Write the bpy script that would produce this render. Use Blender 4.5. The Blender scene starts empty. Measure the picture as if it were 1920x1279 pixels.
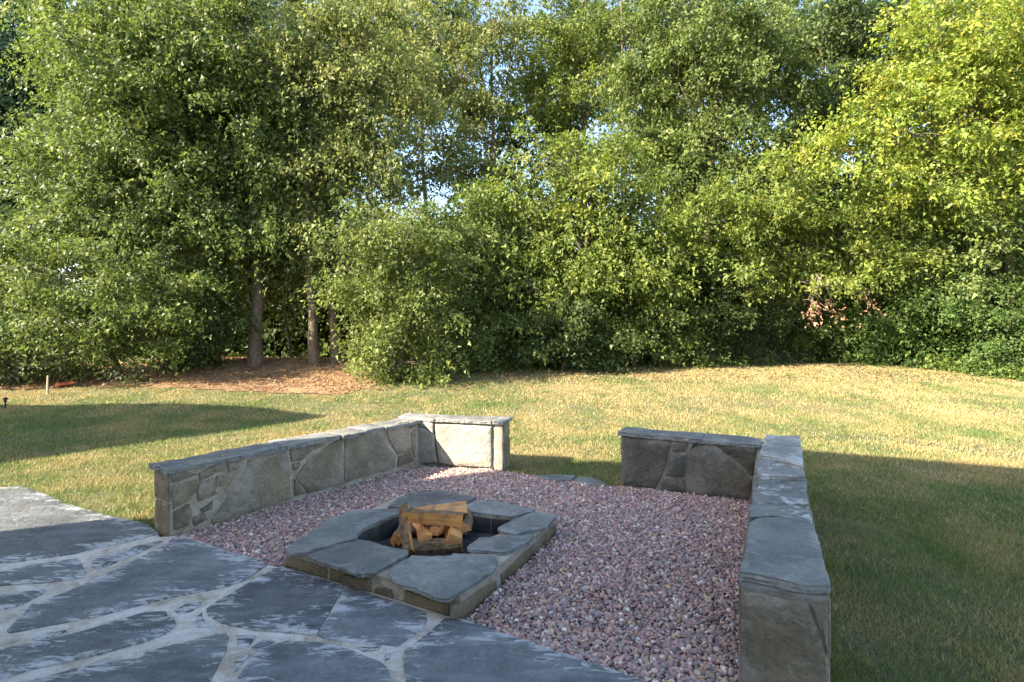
import bpy, bmesh, math, random, zlib
import numpy as np
from mathutils import Vector, noise
from mathutils.geometry import delaunay_2d_cdt

random.seed(7)
RNG = np.random.default_rng(7)
SC = bpy.context.scene
COL = SC.collection

# ------------------------------------------------------------------ camera
F, HZ, CX, CAMZ = 1050.0, 610.0, 960.0, 1.6        # focal length, horizon row, centre column in photo pixels
cam = bpy.data.cameras.new('camera')
cam.sensor_width = 36.0
cam.lens = F / 1920 * 36
cam.shift_y = -(639.5 - HZ) / 1920
cam.clip_end = 900
camo = bpy.data.objects.new('camera', cam)
camo.location = (0, 0, CAMZ)
camo.rotation_euler = (math.radians(90), 0, 0)
COL.objects.link(camo)
SC.camera = camo

# ------------------------------------------------------------------ sky, sun, exposure
SUN_AZ, SUN_EL = math.radians(63.5), math.radians(33)    # light travels to the right of the view direction
SDIR = Vector((math.sin(SUN_AZ) * math.cos(SUN_EL), math.cos(SUN_AZ) * math.cos(SUN_EL), -math.sin(SUN_EL)))
world = bpy.data.worlds.new('World')
SC.world = world
world.use_nodes = True
wn = world.node_tree
sky = wn.nodes.new('ShaderNodeTexSky')
sky.sky_type = 'NISHITA'
sky.sun_disc = False
sky.sun_elevation = SUN_EL
sky.sun_rotation = math.atan2(-SDIR.x, -SDIR.y)
sky.air_density = 1.0
sky.dust_density = 1.1
sky.ozone_density = 0.6
bg = wn.nodes['Background']
bg.inputs['Strength'].default_value = 0.13
wn.links.new(sky.outputs[0], bg.inputs[0])
sun = bpy.data.lights.new('sun', 'SUN')
sun.energy = 5.0
sun.angle = math.radians(0.5)
sun.color = (1.0, 0.90, 0.73)
suno = bpy.data.objects.new('sun', sun)
suno.rotation_euler = SDIR.to_track_quat('-Z', 'Y').to_euler()
suno.location = (-20, -10, 20)
COL.objects.link(suno)
vs = SC.view_settings
vs.view_transform = 'Standard'
vs.look = 'None'
vs.gamma = 1
vs.use_curve_mapping = False
vs.exposure = 2.12


# ------------------------------------------------------------------ pixel helpers
def G(px, py, z=0.0):
    d = (CAMZ - z) * F / (py - HZ)
    return Vector(((px - CX) / F * d, d, z))


def sstep(a, b, x):
    t = np.clip((x - a) / (b - a), 0, 1)
    return t * t * (3 - 2 * t)


def terr(x, y):
    x = np.asarray(x, float)
    y = np.asarray(y, float)
    z = -0.05 + 0.44 * sstep(8.5, 17.5, y)
    z = z + 0.22 * np.exp(-(((x + 6.6) / 3.2) ** 2 + ((y - 16.2) / 1.9) ** 2))
    far = sstep(8, 11, y)
    z = z + far * 0.02 * (np.sin(x * 1.3 + 0.4 * y) + np.sin(0.9 * y - 0.7 * x))
    return z + 1.2 * sstep(20, 60, y)


def GT(px, py):
    d = 12.0
    for _ in range(60):
        x = (px - CX) / F * d
        d = 0.5 * d + 0.5 * (CAMZ - float(terr(x, d))) * F / (py - HZ)
    x = (px - CX) / F * d
    return Vector((x, d, float(terr(x, d))))


def AT(px, py, d):
    return Vector(((px - CX) / F * d, d, CAMZ - (py - HZ) / F * d))


def onplane(px, py, A, n):
    o = Vector((0, 0, CAMZ))
    r = Vector(((px - CX) / F, 1, -(py - HZ) / F))
    return o + r * ((A - o).dot(n) / r.dot(n))


def hash2(i, j, s):
    h = (i.astype(np.int64) * 374761393 + j.astype(np.int64) * 668265263 + s * 974711) & 0xffffffff
    h = ((h ^ (h >> 13)) * 1274126177) & 0xffffffff
    return ((h ^ (h >> 16)) & 0xffff) / 65535.0


def vnoise(x, y, s=0):
    xi, yi = np.floor(x), np.floor(y)
    fx, fy = x - xi, y - yi
    fx = fx * fx * (3 - 2 * fx)
    fy = fy * fy * (3 - 2 * fy)
    a, b = hash2(xi, yi, s), hash2(xi + 1, yi, s)
    c, d = hash2(xi, yi + 1, s), hash2(xi + 1, yi + 1, s)
    return (a * (1 - fx) + b * fx) * (1 - fy) + (c * (1 - fx) + d * fx) * fy


def fbm(x, y, s=0, o=3):
    t, w, k = 0, 1, 0
    for i in range(o):
        t = t + w * vnoise(x * 2 ** i, y * 2 ** i, s + i)
        k += w
        w *= .5
    return t / k


def inpoly(x, y, P):
    r = np.zeros(len(x), bool)
    n = len(P)
    for i in range(n):
        x0, y0 = P[i][0], P[i][1]
        x1, y1 = P[(i + 1) % n][0], P[(i + 1) % n][1]
        if y0 == y1:
            continue
        c = (y0 > y) != (y1 > y)
        r ^= c & (x < (x1 - x0) * (y - y0) / (y1 - y0) + x0)
    return r


# ------------------------------------------------------------------ materials
class NT:
    def __init__(s, name):
        s.m = bpy.data.materials.new(name)
        s.m.use_nodes = True
        s.t = s.m.node_tree
        s.b = s.t.nodes['Principled BSDF']
        s.out = s.t.nodes['Material Output']

    def n(s, kind, **kw):
        nd = s.t.nodes.new('ShaderNode' + kind)
        for k, v in kw.items():
            if k.startswith('i_'):
                nd.inputs[k[2:].replace('_', ' ')].default_value = v
            else:
                setattr(nd, k, v)
        return nd

    def l(s, a, b):
        s.t.links.new(a, b)

    def noise(s, vec, scale, detail=4, rough=.55, dist=0.0):
        nd = s.n('TexNoise', i_Scale=scale, i_Detail=detail, i_Roughness=rough, i_Distortion=dist)
        s.l(vec, nd.inputs['Vector'])
        return nd.outputs['Fac']

    def ramp(s, fac, stops):
        nd = s.n('ValToRGB')
        e = nd.color_ramp.elements
        while len(e) < len(stops):
            e.new(0.5)
        for i, (p, c) in enumerate(stops):
            e[i].position = p
            e[i].color = (c[0], c[1], c[2], 1) if not isinstance(c, (int, float)) else (c, c, c, 1)
        s.l(fac, nd.inputs[0])
        return nd.outputs[0]

    def mix(s, fac, a, b, mode='MIX'):
        nd = s.n('Mix', data_type='RGBA', blend_type=mode)
        for sock, v in ((nd.inputs[0], fac), (nd.inputs[6], a), (nd.inputs[7], b)):
            if isinstance(v, (int, float)):
                sock.default_value = v
            elif isinstance(v, tuple):
                sock.default_value = (v[0], v[1], v[2], 1)
            else:
                s.l(v, sock)
        return nd.outputs[2]

    def math(s, op, a, b=0.0):
        nd = s.n('Math', operation=op)
        for i, v in enumerate((a, b)):
            if isinstance(v, (int, float)):
                nd.inputs[i].default_value = v
            else:
                s.l(v, nd.inputs[i])
        return nd.outputs[0]

    def bump(s, h, strength, dist=0.01):
        nd = s.n('Bump', i_Strength=strength, i_Distance=dist)
        s.l(h, nd.inputs['Height'])
        s.l(nd.outputs[0], s.b.inputs['Normal'])

    def coord(s, scale=None, rot=None):
        tc = s.n('TexCoord')
        if scale is None:
            return tc.outputs['Object']
        mp = s.n('Mapping')
        mp.inputs['Scale'].default_value = scale
        if rot:
            mp.inputs['Rotation'].default_value = rot
        s.l(tc.outputs['Object'], mp.inputs[0])
        return mp.outputs[0]


def stone_mat(name, dark, mid, light, rust, rust_amt, residue, gloss=.62, streak=(1, 1, 1), rot=None):
    t = NT(name)
    c0 = t.coord()
    cs = t.coord(streak, rot)
    oi = t.n('ObjectInfo')
    add = t.n('VectorMath', operation='ADD')
    t.l(c0, add.inputs[0])
    off = t.n('CombineXYZ')
    t.l(t.math('MULTIPLY', oi.outputs['Random'], 37.0), off.inputs[2])
    t.l(off.outputs[0], add.inputs[1])
    c = add.outputs[0]
    n1 = t.noise(c, 3.2, 6, .6, .4)
    col = t.ramp(n1, [(.28, dark), (.5, mid), (.74, light)])
    n2 = t.noise(c, 38, 5, .65)
    col = t.mix(.55, col, t.ramp(n2, [(.3, .55), (.7, 1.35)]), 'MULTIPLY')
    rn = t.noise(c, 2.3, 5, .6, .8)
    col = t.mix(t.math('MULTIPLY', t.ramp(rn, [(.52, 0.0), (.68, 1.0)]), rust_amt), col, rust)
    br = t.ramp(oi.outputs['Random'], [(0, .74), (.5, 1.0), (1, 1.22)])
    col = t.mix(1.0, col, br, 'MULTIPLY')
    if residue > 0:
        at = t.n('Attribute', attribute_name='edge')
        mp_ = cs.node
        if rot:
            cr = t.n('CombineXYZ')
            t.l(t.math('ADD', t.math('MULTIPLY', oi.outputs['Random'], 1.5), rot[2] - .75), cr.inputs[2])
            t.l(cr.outputs[0], mp_.inputs['Rotation'])
        r1 = t.noise(cs, 7.5, 8, .72, 1.3)
        r2 = t.noise(cs, 1.7, 4, .55, .5)
        sm = t.math('ADD', t.math('MULTIPLY', r1, 1.0), t.math('MULTIPLY', r2, .55))
        sm = t.math('SUBTRACT', sm, t.math('MULTIPLY', at.outputs['Fac'], .19))
        m = t.ramp(sm, [(.74, 0.0), (.80, .65), (.95, 1.0)])
        col = t.mix(t.math('MULTIPLY', m, residue), col, (.58, .56, .53))
        haze = t.ramp(t.noise(cs, 2.1, 5, .6, .6), [(.48, 0.0), (.72, .30)])
        col = t.mix(t.math('MULTIPLY', haze, residue), col, (.40, .41, .43))
    t.l(col, t.b.inputs['Base Color'])
    t.b.inputs['Roughness'].default_value = gloss
    t.b.inputs['Specular IOR Level'].default_value = .35
    wv_ = t.n('TexVoronoi', feature='DISTANCE_TO_EDGE', i_Scale=4.5)
    wp = t.n('VectorMath', operation='ADD')
    nz = t.n('TexNoise', i_Scale=3.0, i_Detail=5)
    t.l(c, nz.inputs['Vector'])
    t.l(c, wp.inputs[0])
    t.l(nz.outputs['Color'], wp.inputs[1])
    t.l(wp.outputs[0], wv_.inputs['Vector'])
    crack = t.ramp(wv_.outputs['Distance'], [(.0, 0.0), (.012, 1.0)])
    h = t.math('ADD', t.math('MULTIPLY', t.noise(c, 9, 8, .66, .9), 1.4), t.math('MULTIPLY', n2, .4))
    h = t.math('ADD', h, t.math('MULTIPLY', crack, .05))
    t.bump(h, .9, .022)
    return t.m


M = {}
M['flag'] = stone_mat('slate_flagstone', (.070, .076, .078), (.118, .124, .125), (.19, .19, .18), (.18, .14, .1), .15, .9,
                      .6, (1.0, 3.4, 1), (0, 0, math.radians(-24)))
M['cap'] = stone_mat('slate_cap', (.098, .10, .095), (.165, .165, .15), (.26, .25, .22), (.24, .18, .11), .25, .22, .58)
M['strip'] = stone_mat('pale_broken_slate', (.13, .13, .122), (.22, .215, .195), (.34, .325, .29), (.3, .22, .14), .35, .8, .6)
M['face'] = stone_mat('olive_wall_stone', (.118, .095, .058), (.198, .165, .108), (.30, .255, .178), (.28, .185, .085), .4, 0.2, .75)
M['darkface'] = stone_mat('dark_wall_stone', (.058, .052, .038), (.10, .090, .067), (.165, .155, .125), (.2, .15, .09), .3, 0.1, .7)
M['sunlitface'] = stone_mat('sunlit_wall_stone', (.24, .215, .165), (.37, .34, .275), (.48, .45, .38), (.36, .27, .16), .25, 0.1, .75)  # wall stone with the sunlight on the return painted into its colour
M['pitface'] = stone_mat('brown_pit_stone', (.10, .080, .048), (.18, .143, .088), (.26, .212, .14), (.26, .16, .065), .45, 0, .75)

t = NT('pale_mortar')
c = t.coord()
n1 = t.noise(c, 5, 8, .7, .8)
col = t.ramp(n1, [(.30, (.22, .17, .115)), (.42, (.40, .33, .25)), (.54, (.52, .47, .40)), (.74, (.64, .61, .57))])
n2 = t.noise(c, 60, 5, .7)
col = t.mix(.5, col, t.ramp(n2, [(.3, .6), (.7, 1.25)]), 'MULTIPLY')
t.l(col, t.b.inputs['Base Color'])
t.b.inputs['Roughness'].default_value = .9
t.bump(t.math('ADD', t.noise(c, 18, 8, .65), t.math('MULTIPLY', n2, .3)), .7, .015)
M['mortar'] = t.m

t = NT('tan_wall_mortar')
c = t.coord()
n1 = t.noise(c, 5, 6, .65, .5)
col = t.ramp(n1, [(.3, (.28, .22, .14)), (.5, (.46, .39, .29)), (.72, (.60, .53, .43))])
n2 = t.noise(c, 55, 5, .7)
col = t.mix(.6, col, t.ramp(n2, [(.3, .5), (.7, 1.3)]), 'MULTIPLY')
t.l(col, t.b.inputs['Base Color'])
t.b.inputs['Roughness'].default_value = .9
t.bump(t.math('ADD', t.noise(c, 22, 8, .7), t.math('MULTIPLY', n2, .4)), 1.0, .03)
M['wallmortar'] = t.m

t = NT('grey_wall_mortar')
c = t.coord()
n1 = t.noise(c, 6, 7, .7, .6)
t.l(t.ramp(n1, [(.3, (.13, .112, .085)), (.5, (.25, .225, .185)), (.72, (.42, .385, .33))]), t.b.inputs['Base Color'])
t.b.inputs['Roughness'].default_value = .9
t.bump(t.noise(c, 26, 8, .7), 1.0, .03)
M['greymortar'] = t.m

t = NT('soot_blackened_lining')
c = t.coord()
n1 = t.noise(c, 8, 6, .6)
t.l(t.ramp(n1, [(.3, (.018, .017, .016)), (.55, (.05, .046, .042)), (.8, (.14, .125, .105))]), t.b.inputs['Base Color'])
t.b.inputs['Roughness'].default_value = .95
t.bump(t.noise(c, 25, 8, .7), .8, .02)
M['soot'] = t.m


def attr_mat(name, rough, spec=.3, transl=0.0, bump=0.0, bscale=60):
    t = NT(name)
    at = t.n('Attribute', attribute_name='tint')
    t.l(at.outputs['Color'], t.b.inputs['Base Color'])
    t.b.inputs['Roughness'].default_value = rough
    t.b.inputs['Specular IOR Level'].default_value = spec
    if bump:
        t.bump(t.noise(t.coord(), bscale, 4, .6), bump, .004)
    if transl:
        tr = t.n('BsdfTranslucent')
        hs = t.n('HueSaturation', i_Saturation=1.1, i_Value=1.25)
        t.l(at.outputs['Color'], hs.inputs['Color'])
        t.l(hs.outputs[0], tr.inputs['Color'])
        mx = t.n('MixShader')
        mx.inputs[0].default_value = transl
        t.l(t.b.outputs[0], mx.inputs[1])
        t.l(tr.outputs[0], mx.inputs[2])
        t.l(mx.outputs[0], t.out.inputs[0])
    return t.m


M['leaf'] = attr_mat('tree_leaf', .5, .28, .40)
M['grass'] = attr_mat('grass_blade', .6, .25, .3)
M['pebble'] = attr_mat('river_pebble', .55, .4, 0, .25, 90)
M['litter'] = attr_mat('dry_leaf_litter', .8, .2, .15)

t = NT('bark')
c = t.coord((9, 9, 1.6))
n1 = t.noise(c, 2.2, 7, .65, .3)
t.l(t.ramp(n1, [(.3, (.065, .045, .027)), (.55, (.165, .12, .078)), (.75, (.27, .21, .145))]), t.b.inputs['Base Color'])
t.b.inputs['Roughness'].default_value = .9
t.bump(n1, .8, .03)
M['bark'] = t.m

t = NT('log_bark')
c = t.coord((14, 14, 14))
n1 = t.noise(c, 2.0, 7, .65, .6)
t.l(t.ramp(n1, [(.3, (.06, .036, .02)), (.5, (.19, .115, .055)), (.72, (.36, .23, .12))]), t.b.inputs['Base Color'])
t.b.inputs['Roughness'].default_value = .85
t.bump(n1, .9, .02)
M['logbark'] = t.m

t = NT('split_wood')
tc = t.n('TexCoord')
mp = t.n('Mapping')
mp.inputs['Scale'].default_value = (3.2, 46, 46)
t.l(tc.outputs['Object'], mp.inputs[0])
oi = t.n('ObjectInfo')
n1 = t.noise(mp.outputs[0], 1.2, 6, .65, .7)
n3 = t.noise(tc.outputs['Object'], 11, 5, .6, .6)
col = t.ramp(n1, [(.26, (.42, .13, .02)), (.5, (.80, .31, .055)), (.74, (.88, .50, .15))])
col = t.mix(t.ramp(n3, [(.56, 0.0), (.70, .8)]), col, (.20, .10, .045))
col = t.mix(t.ramp(oi.outputs['Random'], [(0, 0.0), (1, .4)]), col, (.44, .34, .23))
t.l(col, t.b.inputs['Base Color'])
t.b.inputs['Roughness'].default_value = .75
t.bump(n1, .7, .008)
M['wood'] = t.m

# soil / lawn thatch
t = NT('lawn_thatch')
c = t.coord()
n1 = t.noise(c, .45, 5, .6, .5)
col = t.ramp(n1, [(.35, (.07, .085, .025)), (.5, (.14, .125, .05)), (.66, (.22, .17, .08))])
n2 = t.noise(c, 45, 6, .7)
col = t.mix(.8, col, t.ramp(n2, [(.3, .4), (.7, 1.4)]), 'MULTIPLY')
t.l(col, t.b.inputs['Base Color'])
t.b.inputs['Roughness'].default_value = .95
t.bump(n2, .8, .03)
M['lawn'] = t.m

t = NT('leaf_mulch')
c = t.coord()
n1 = t.noise(c, 1.4, 6, .65, .4)
col = t.ramp(n1, [(.3, (.14, .075, .035)), (.5, (.25, .145, .07)), (.7, (.36, .23, .12))])
n2 = t.noise(c, 30, 6, .7)
col = t.mix(.8, col, t.ramp(n2, [(.3, .4), (.7, 1.4)]), 'MULTIPLY')
t.l(col, t.b.inputs['Base Color'])
t.b.inputs['Roughness'].default_value = .95
t.bump(n2, .8, .04)
M['mulch'] = t.m

t = NT('gravel_fines')
c = t.coord()
n1 = t.noise(c, 70, 5, .7)
t.l(t.ramp(n1, [(.3, (.035, .022, .02)), (.6, (.10, .065, .058)), (.8, (.18, .12, .11))]), t.b.inputs['Base Color'])
t.b.inputs['Roughness'].default_value = .95
M['fines'] = t.m


def plain(name, rgb, rough=.7, nscale=12, var=.25, metal=0):
    t = NT(name)
    n1 = t.noise(t.coord(), nscale, 5, .6)
    lo = tuple(v * (1 - var) for v in rgb)
    hi = tuple(min(1, v * (1 + var)) for v in rgb)
    t.l(t.ramp(n1, [(.3, lo), (.7, hi)]), t.b.inputs['Base Color'])
    t.b.inputs['Roughness'].default_value = rough
    t.b.inputs['Metallic'].default_value = metal
    return t.m


M['siding'] = plain('cream_siding', (.62, .57, .48), .6, 3, .06)
M['roof'] = plain('grey_shingle', (.09, .085, .08), .9, 20, .35)
M['glass'] = plain('dark_window_glass', (.03, .035, .04), .08, 2, .2)
M['trim'] = plain('white_trim', (.75, .74, .71), .5, 5, .05)
M['black'] = plain('black_metal', (.02, .02, .022), .4, 10, .2, .6)
M['stake'] = plain('weathered_stake', (.34, .26, .17), .85, 25, .35)
M['redboard'] = plain('rust_red_board', (.38, .085, .03), .7, 15, .3)
M['tan'] = plain('tan_brick_wall', (.52, .37, .25), .8, 30, .2)


# ------------------------------------------------------------------ object helpers
def np_mesh(name, V, Fc, smooth=False):
    V = np.asarray(V, np.float32)
    Fc = np.asarray(Fc, np.int32)
    me = bpy.data.meshes.new(name)
    me.vertices.add(len(V))
    me.vertices.foreach_set('co', V.ravel())
    me.loops.add(Fc.size)
    me.loops.foreach_set('vertex_index', Fc.ravel())
    me.polygons.add(len(Fc))
    me.polygons.foreach_set('loop_start', np.arange(0, Fc.size, Fc.shape[1], dtype=np.int32))
    me.polygons.foreach_set('use_smooth', np.full(len(Fc), smooth))
    me.update(calc_edges=True)
    return me


def tint(me, C):
    a = me.attributes.new('tint', 'FLOAT_COLOR', 'FACE')
    C4 = np.ones((len(C), 4), np.float32)
    C4[:, :3] = C
    a.data.foreach_set('color', C4.ravel())


def tag(o, label=None, cat=None, group=None, kind=None):
    for k, v in (('label', label), ('category', cat), ('group', group), ('kind', kind)):
        if v:
            o[k] = v
    return o


def empty(name, loc, label, cat, group=None):
    o = bpy.data.objects.new(name, None)
    o.location = loc
    o.empty_display_size = .2
    COL.objects.link(o)
    return tag(o, label, cat, group)


def link(name, me, mat, parent=None):
    o = bpy.data.objects.new(name, me)
    for m in (mat if isinstance(mat, (list, tuple)) else [mat]):
        if m and m.name not in [x.name for x in me.materials if x]:
            me.materials.append(m)
    COL.objects.link(o)
    if parent:
        o.parent = parent
    return o


def base_of(parent):
    v = Vector((0, 0, 0))
    while parent:
        v += parent.location
        parent = parent.parent
    return v


def pyobj(name, V, Fs, mat, parent=None, smooth=False):
    b = base_of(parent)
    me = bpy.data.meshes.new(name)
    me.from_pydata([Vector(v) - b for v in V], [], Fs)
    me.update()
    if smooth:
        me.polygons.foreach_set('use_smooth', [True] * len(me.polygons))
    return link(name, me, mat, parent)


def densify(P, step, jit, seed):
    """2D polygon -> points every ~step with a wandering edge."""
    out = []
    rs = random.Random(seed)
    n = len(P)
    for i in range(n):
        a, b = Vector(P[i]), Vector(P[(i + 1) % n])
        L = (b - a).length
        k = max(1, int(L / step))
        nr = Vector((-(b - a).y, (b - a).x))
        nr = nr / (nr.length + 1e-9)
        for j in range(k):
            p = a.lerp(b, j / k)
            w = noise.noise(Vector((p.x * 9, p.y * 9, seed * 3.7))) * jit + rs.uniform(-.35, .35) * jit
            out.append(p + nr * w)
    return out


def stone(name, P3, e1, e2, n, mat, parent, depth=.03, proud=0.0, step=.03, jit=.004, amp=.003, grid=.07,
          cham=.006, cleft=0.0, shrink=0.0, lay=1):
    """a flat-bedded stone: traced outline P3 on a plane, rough top, chipped rim and sides going `depth` down."""
    seed = (hash((round(P3[0].x, 2), round(P3[0].y, 2), round(P3[0].z, 2))) % 1000) / 7.0
    o = P3[0].copy()
    P2 = [((p - o).dot(e1), (p - o).dot(e2)) for p in P3]
    area = sum(P2[i][0] * P2[(i + 1) % len(P2)][1] - P2[(i + 1) % len(P2)][0] * P2[i][1] for i in range(len(P2)))
    if area < 0:
        P2 = P2[::-1]
    R = densify(P2, step, jit, seed)
    m = len(R)
    cen = sum(R, Vector((0, 0))) / m
    inn = []
    for i in range(m):
        d = R[(i + 1) % m] - R[i - 1]
        nr = Vector((-d.y, d.x))
        nr = nr / (nr.length + 1e-9)
        inn.append(R[i] + nr * cham * random.Random(i + int(seed * 10)).uniform(.6, 1.5))
    xs = [p.x for p in R]
    ys = [p.y for p in R]
    pts = list(inn)
    gx = np.arange(min(xs), max(xs), grid)
    gy = np.arange(min(ys), max(ys), grid)
    if len(gx) and len(gy):
        X, Y = np.meshgrid(gx, gy)
        X = X.ravel() + RNG.uniform(-.3, .3, X.size) * grid
        Y = Y.ravel() + RNG.uniform(-.3, .3, Y.size) * grid
        ok = inpoly(X, Y, [(p.x, p.y) for p in inn])
        ia = np.array([(p.x, p.y) for p in inn])
        for x, y in zip(X[ok], Y[ok]):
            if np.min((ia[:, 0] - x) ** 2 + (ia[:, 1] - y) ** 2) > (grid * .4) ** 2:
                pts.append(Vector((x, y)))
    try:
        vo, _, fo, ov, _, _ = delaunay_2d_cdt(pts, [], [list(range(m))], 1, 1e-5)
        if len(vo) != len(pts):
            raise ValueError
        faces = [tuple(f) for f in fo]
        pts = [Vector(v) for v in vo]
    except Exception:
        pts = list(inn)
        faces = [tuple(range(m))]
    ra = np.array([(p.x, p.y) for p in R])
    V, E = [], []
    for k, p in enumerate(pts):
        q = Vector((p.x * 3.1 + seed, p.y * 3.1, seed * 1.7))
        h = amp * (noise.noise(q) + .6 * noise.noise(q * 2.7))
        if cleft:
            lv = noise.noise(Vector((p.x * 1.5 + seed * 2, p.y * 2.2, seed)))
            h += cleft * (1 if lv > .12 else 0) - cleft * (1 if lv < -.28 else 0)
        V.append(o + e1 * p.x + e2 * p.y + n * (proud + h))
        ds = math.sqrt(np.min((ra[:, 0] - p.x) ** 2 + (ra[:, 1] - p.y) ** 2))
        E.append(min(1, ds / .22))
    b0 = len(V)
    for k, p in enumerate(R):
        h = (V[k] - o).dot(n) - cham * .8
        V.append(o + e1 * p.x + e2 * p.y + n * h)
        E.append(0)
    b1 = len(V)
    for k, p in enumerate(R):
        q = cen + (p - cen) * (1 - shrink)
        V.append(o + e1 * p.x + e2 * p.y + n * ((V[b0 + k] - o).dot(n)))
        E.append(0)
    rings = [b1]
    for q_ in range(1, lay + 1):
        rings.append(len(V))
        f_ = q_ / lay
        for k, p in enumerate(R):
            nrm = (inn[k] - R[k])
            nrm = nrm / (nrm.length + 1e-9)
            w = 0 if lay == 1 else .010 * noise.noise(Vector((p.x * 13, p.y * 13, seed + q_ * 5.3))) - .003 * (q_ % 2)
            q = p - nrm * w + (cen - p) * (shrink * f_)
            zt = (V[b1 + k] - o).dot(n)
            V.append(o + e1 * q.x + e2 * q.y + n * (zt + (proud - depth - zt) * f_))
            E.append(0)
    Fs = list(faces)
    nt = len(Fs)
    for i in range(m):
        j = (i + 1) % m
        Fs.append((b0 + i, b0 + j, j, i))
        for r_ in range(lay):
            A_, B_ = rings[r_], rings[r_ + 1]
            Fs.append((B_ + i, B_ + j, A_ + j, A_ + i))
    flip = e1.cross(e2).dot(n) < 0
    if flip:
        Fs = [tuple(reversed(f)) for f in Fs]
    ob = pyobj(name, V, Fs, mat, parent)
    me = ob.data
    sm = [True] * nt + ([True] + [False] * lay) * m
    me.polygons.foreach_set('use_smooth', sm[:len(me.polygons)] + [False] * max(0, len(me.polygons) - len(sm)))
    a = me.attributes.new('edge', 'FLOAT', 'POINT')
    a.data.foreach_set('value', np.array(E, np.float32))
    return ob


UX, UY, UZ = Vector((1, 0, 0)), Vector((0, 1, 0)), Vector((0, 0, 1))


def flat_stone(name, pts, z, mat, parent, **kw):
    return stone(name, [G(x, y, z) for x, y in pts], UX, UY, UZ, mat, parent, **kw)


def zm(pts, ox, oy, s):
    return [(ox + x / s, oy + y / s) for x, y in pts]


def face_stones(name, polys, A, B, mat, parent, **kw):
    """stones traced on the vertical face that stands on the ground line A-B and looks at the camera."""
    e1 = (B - A)
    e1.z = 0
    e1.normalize()
    n = Vector((e1.y, -e1.x, 0))
    if n.dot(Vector((0, 0, 0)) - A) < 0 and n.y > 0:
        n = -n
    pr = kw.pop('proud')
    for i, P in enumerate(polys):
        kw['proud'] = pr + .012 * ((i * 7) % 5) / 4
        stone(name, [onplane(x, y, A, n) for x, y in P], e1, UZ, n, mat, parent, **kw)
    return e1, n


def prism(name, base, z0, z1, mat, parent, step=.08, jit=.004):
    """upright core with slightly uneven sides."""
    P = densify([(p[0], p[1]) for p in base], step, jit, z1 * 3)
    m = len(P)
    V, Fs = [], []
    lv = 5
    for k in range(lv + 1):
        z = z0 + (z1 - z0) * k / lv
        for p in P:
            w = 1
            dx = noise.noise(Vector((p.x * 8, p.y * 8, z * 9))) * jit
            dy = noise.noise(Vector((p.x * 8 + 5, p.y * 8, z * 9))) * jit
            V.append((p.x + dx, p.y + dy, z))
    for k in range(lv):
        for i in range(m):
            j = (i + 1) % m
            Fs.append((k * m + i, k * m + j, (k + 1) * m + j, (k + 1) * m + i))
    Fs.append(tuple(lv * m + i for i in range(m)))
    return pyobj(name, V, Fs, mat, parent)


def tube(pts, rad, sides=6):
    """returns verts, quads of a tapered tube along pts."""
    V, Q = [], []
    n = len(pts)
    up = Vector((.31, .2, .93))
    for i, p in enumerate(pts):
        d = (pts[min(i + 1, n - 1)] - pts[max(i - 1, 0)])
        d.normalize()
        a = d.cross(up)
        if a.length < .05:
            a = d.cross(UX)
        a.normalize()
        b = d.cross(a)
        for k in range(sides):
            an = 2 * math.pi * k / sides
            V.append(p + (a * math.cos(an) + b * math.sin(an)) * rad[i])
    for i in range(n - 1):
        for k in range(sides):
            k2 = (k + 1) % sides
            Q.append((i * sides + k, i * sides + k2, (i + 1) * sides + k2, (i + 1) * sides + k))
    return V, Q


# ================================================================== the setting
# ---- outlines on the ground (world metres)
U = (G(1220, 1279) - G(290, 990)).normalized()           # along the patio's edge
Vv = Vector((-U.y, U.x, 0))                                # away from the house
LW_A, LW_B = G(319, 1003), G(786, 870)                     # left wall, inner foot line
LP_B = G(942, 879)                                         # end of its short return
RP_A, RP_B = G(1165, 905), G(1421, 938)                    # right return, foot line
RW_F = G(1389, 1098, .465)
RW_F.z = 0
RW_FR = G(1553, 1124, .465)
RW_FR.z = 0
patio_px = [(-500, 955), (-150, 925), (0, 915), (35, 911), (75, 922), (120, 943), (200, 965), (278, 982), (300, 1000), (345, 1004),
            (420, 1030), (497, 1058), (533, 1064), (700, 1110), (832, 1152), (870, 1160), (1010, 1208), (1220, 1279),
            (1330, 1316)]
patio_px = [(x, y + 6) if i < 9 else (x, y) for i, (x, y) in enumerate(patio_px)]
patio_edge = [G(x, y) for x, y in patio_px]
PATIO = [(p.x, p.y) for p in patio_edge] + [(1.9, 1.55), (3.5, .5), (3.5, -2.3), (-8, 3.5)]
P_ = patio_edge[-1]
back = [P_ + U * 1.5, P_ + U * 1.5 - Vv * 4.2, patio_edge[0] - U * .5 - Vv * 6.0]
PATIO = [(p.x, p.y) for p in patio_edge] + [(p.x, p.y) for p in back]

# ---- lawn: one sheet to the horizon
def lawn_sheet():
    xs = np.concatenate([np.linspace(-220, -16, 24), np.arange(-15.5, 16, .4), np.linspace(16.5, 220, 24)])
    ys = np.concatenate([np.linspace(-120, -6, 12), np.arange(-5.5, 26, .4), np.linspace(27, 260, 30)])
    X, Y = np.meshgrid(xs, ys)
    Z = terr(X, Y)
    V = np.stack([X.ravel(), Y.ravel(), Z.ravel()], 1)
    nx, ny = len(xs), len(ys)
    i, j = np.meshgrid(np.arange(nx - 1), np.arange(ny - 1))
    a = (j * nx + i).ravel()
    Q = np.stack([a, a + 1, a + nx + 1, a + nx], 1)
    o = link('lawn', np_mesh('lawn', V, Q, True), M['lawn'])
    tag(o, 'mown lawn running from the patio to the woods', 'lawn', kind='structure')


lawn_sheet()

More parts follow.
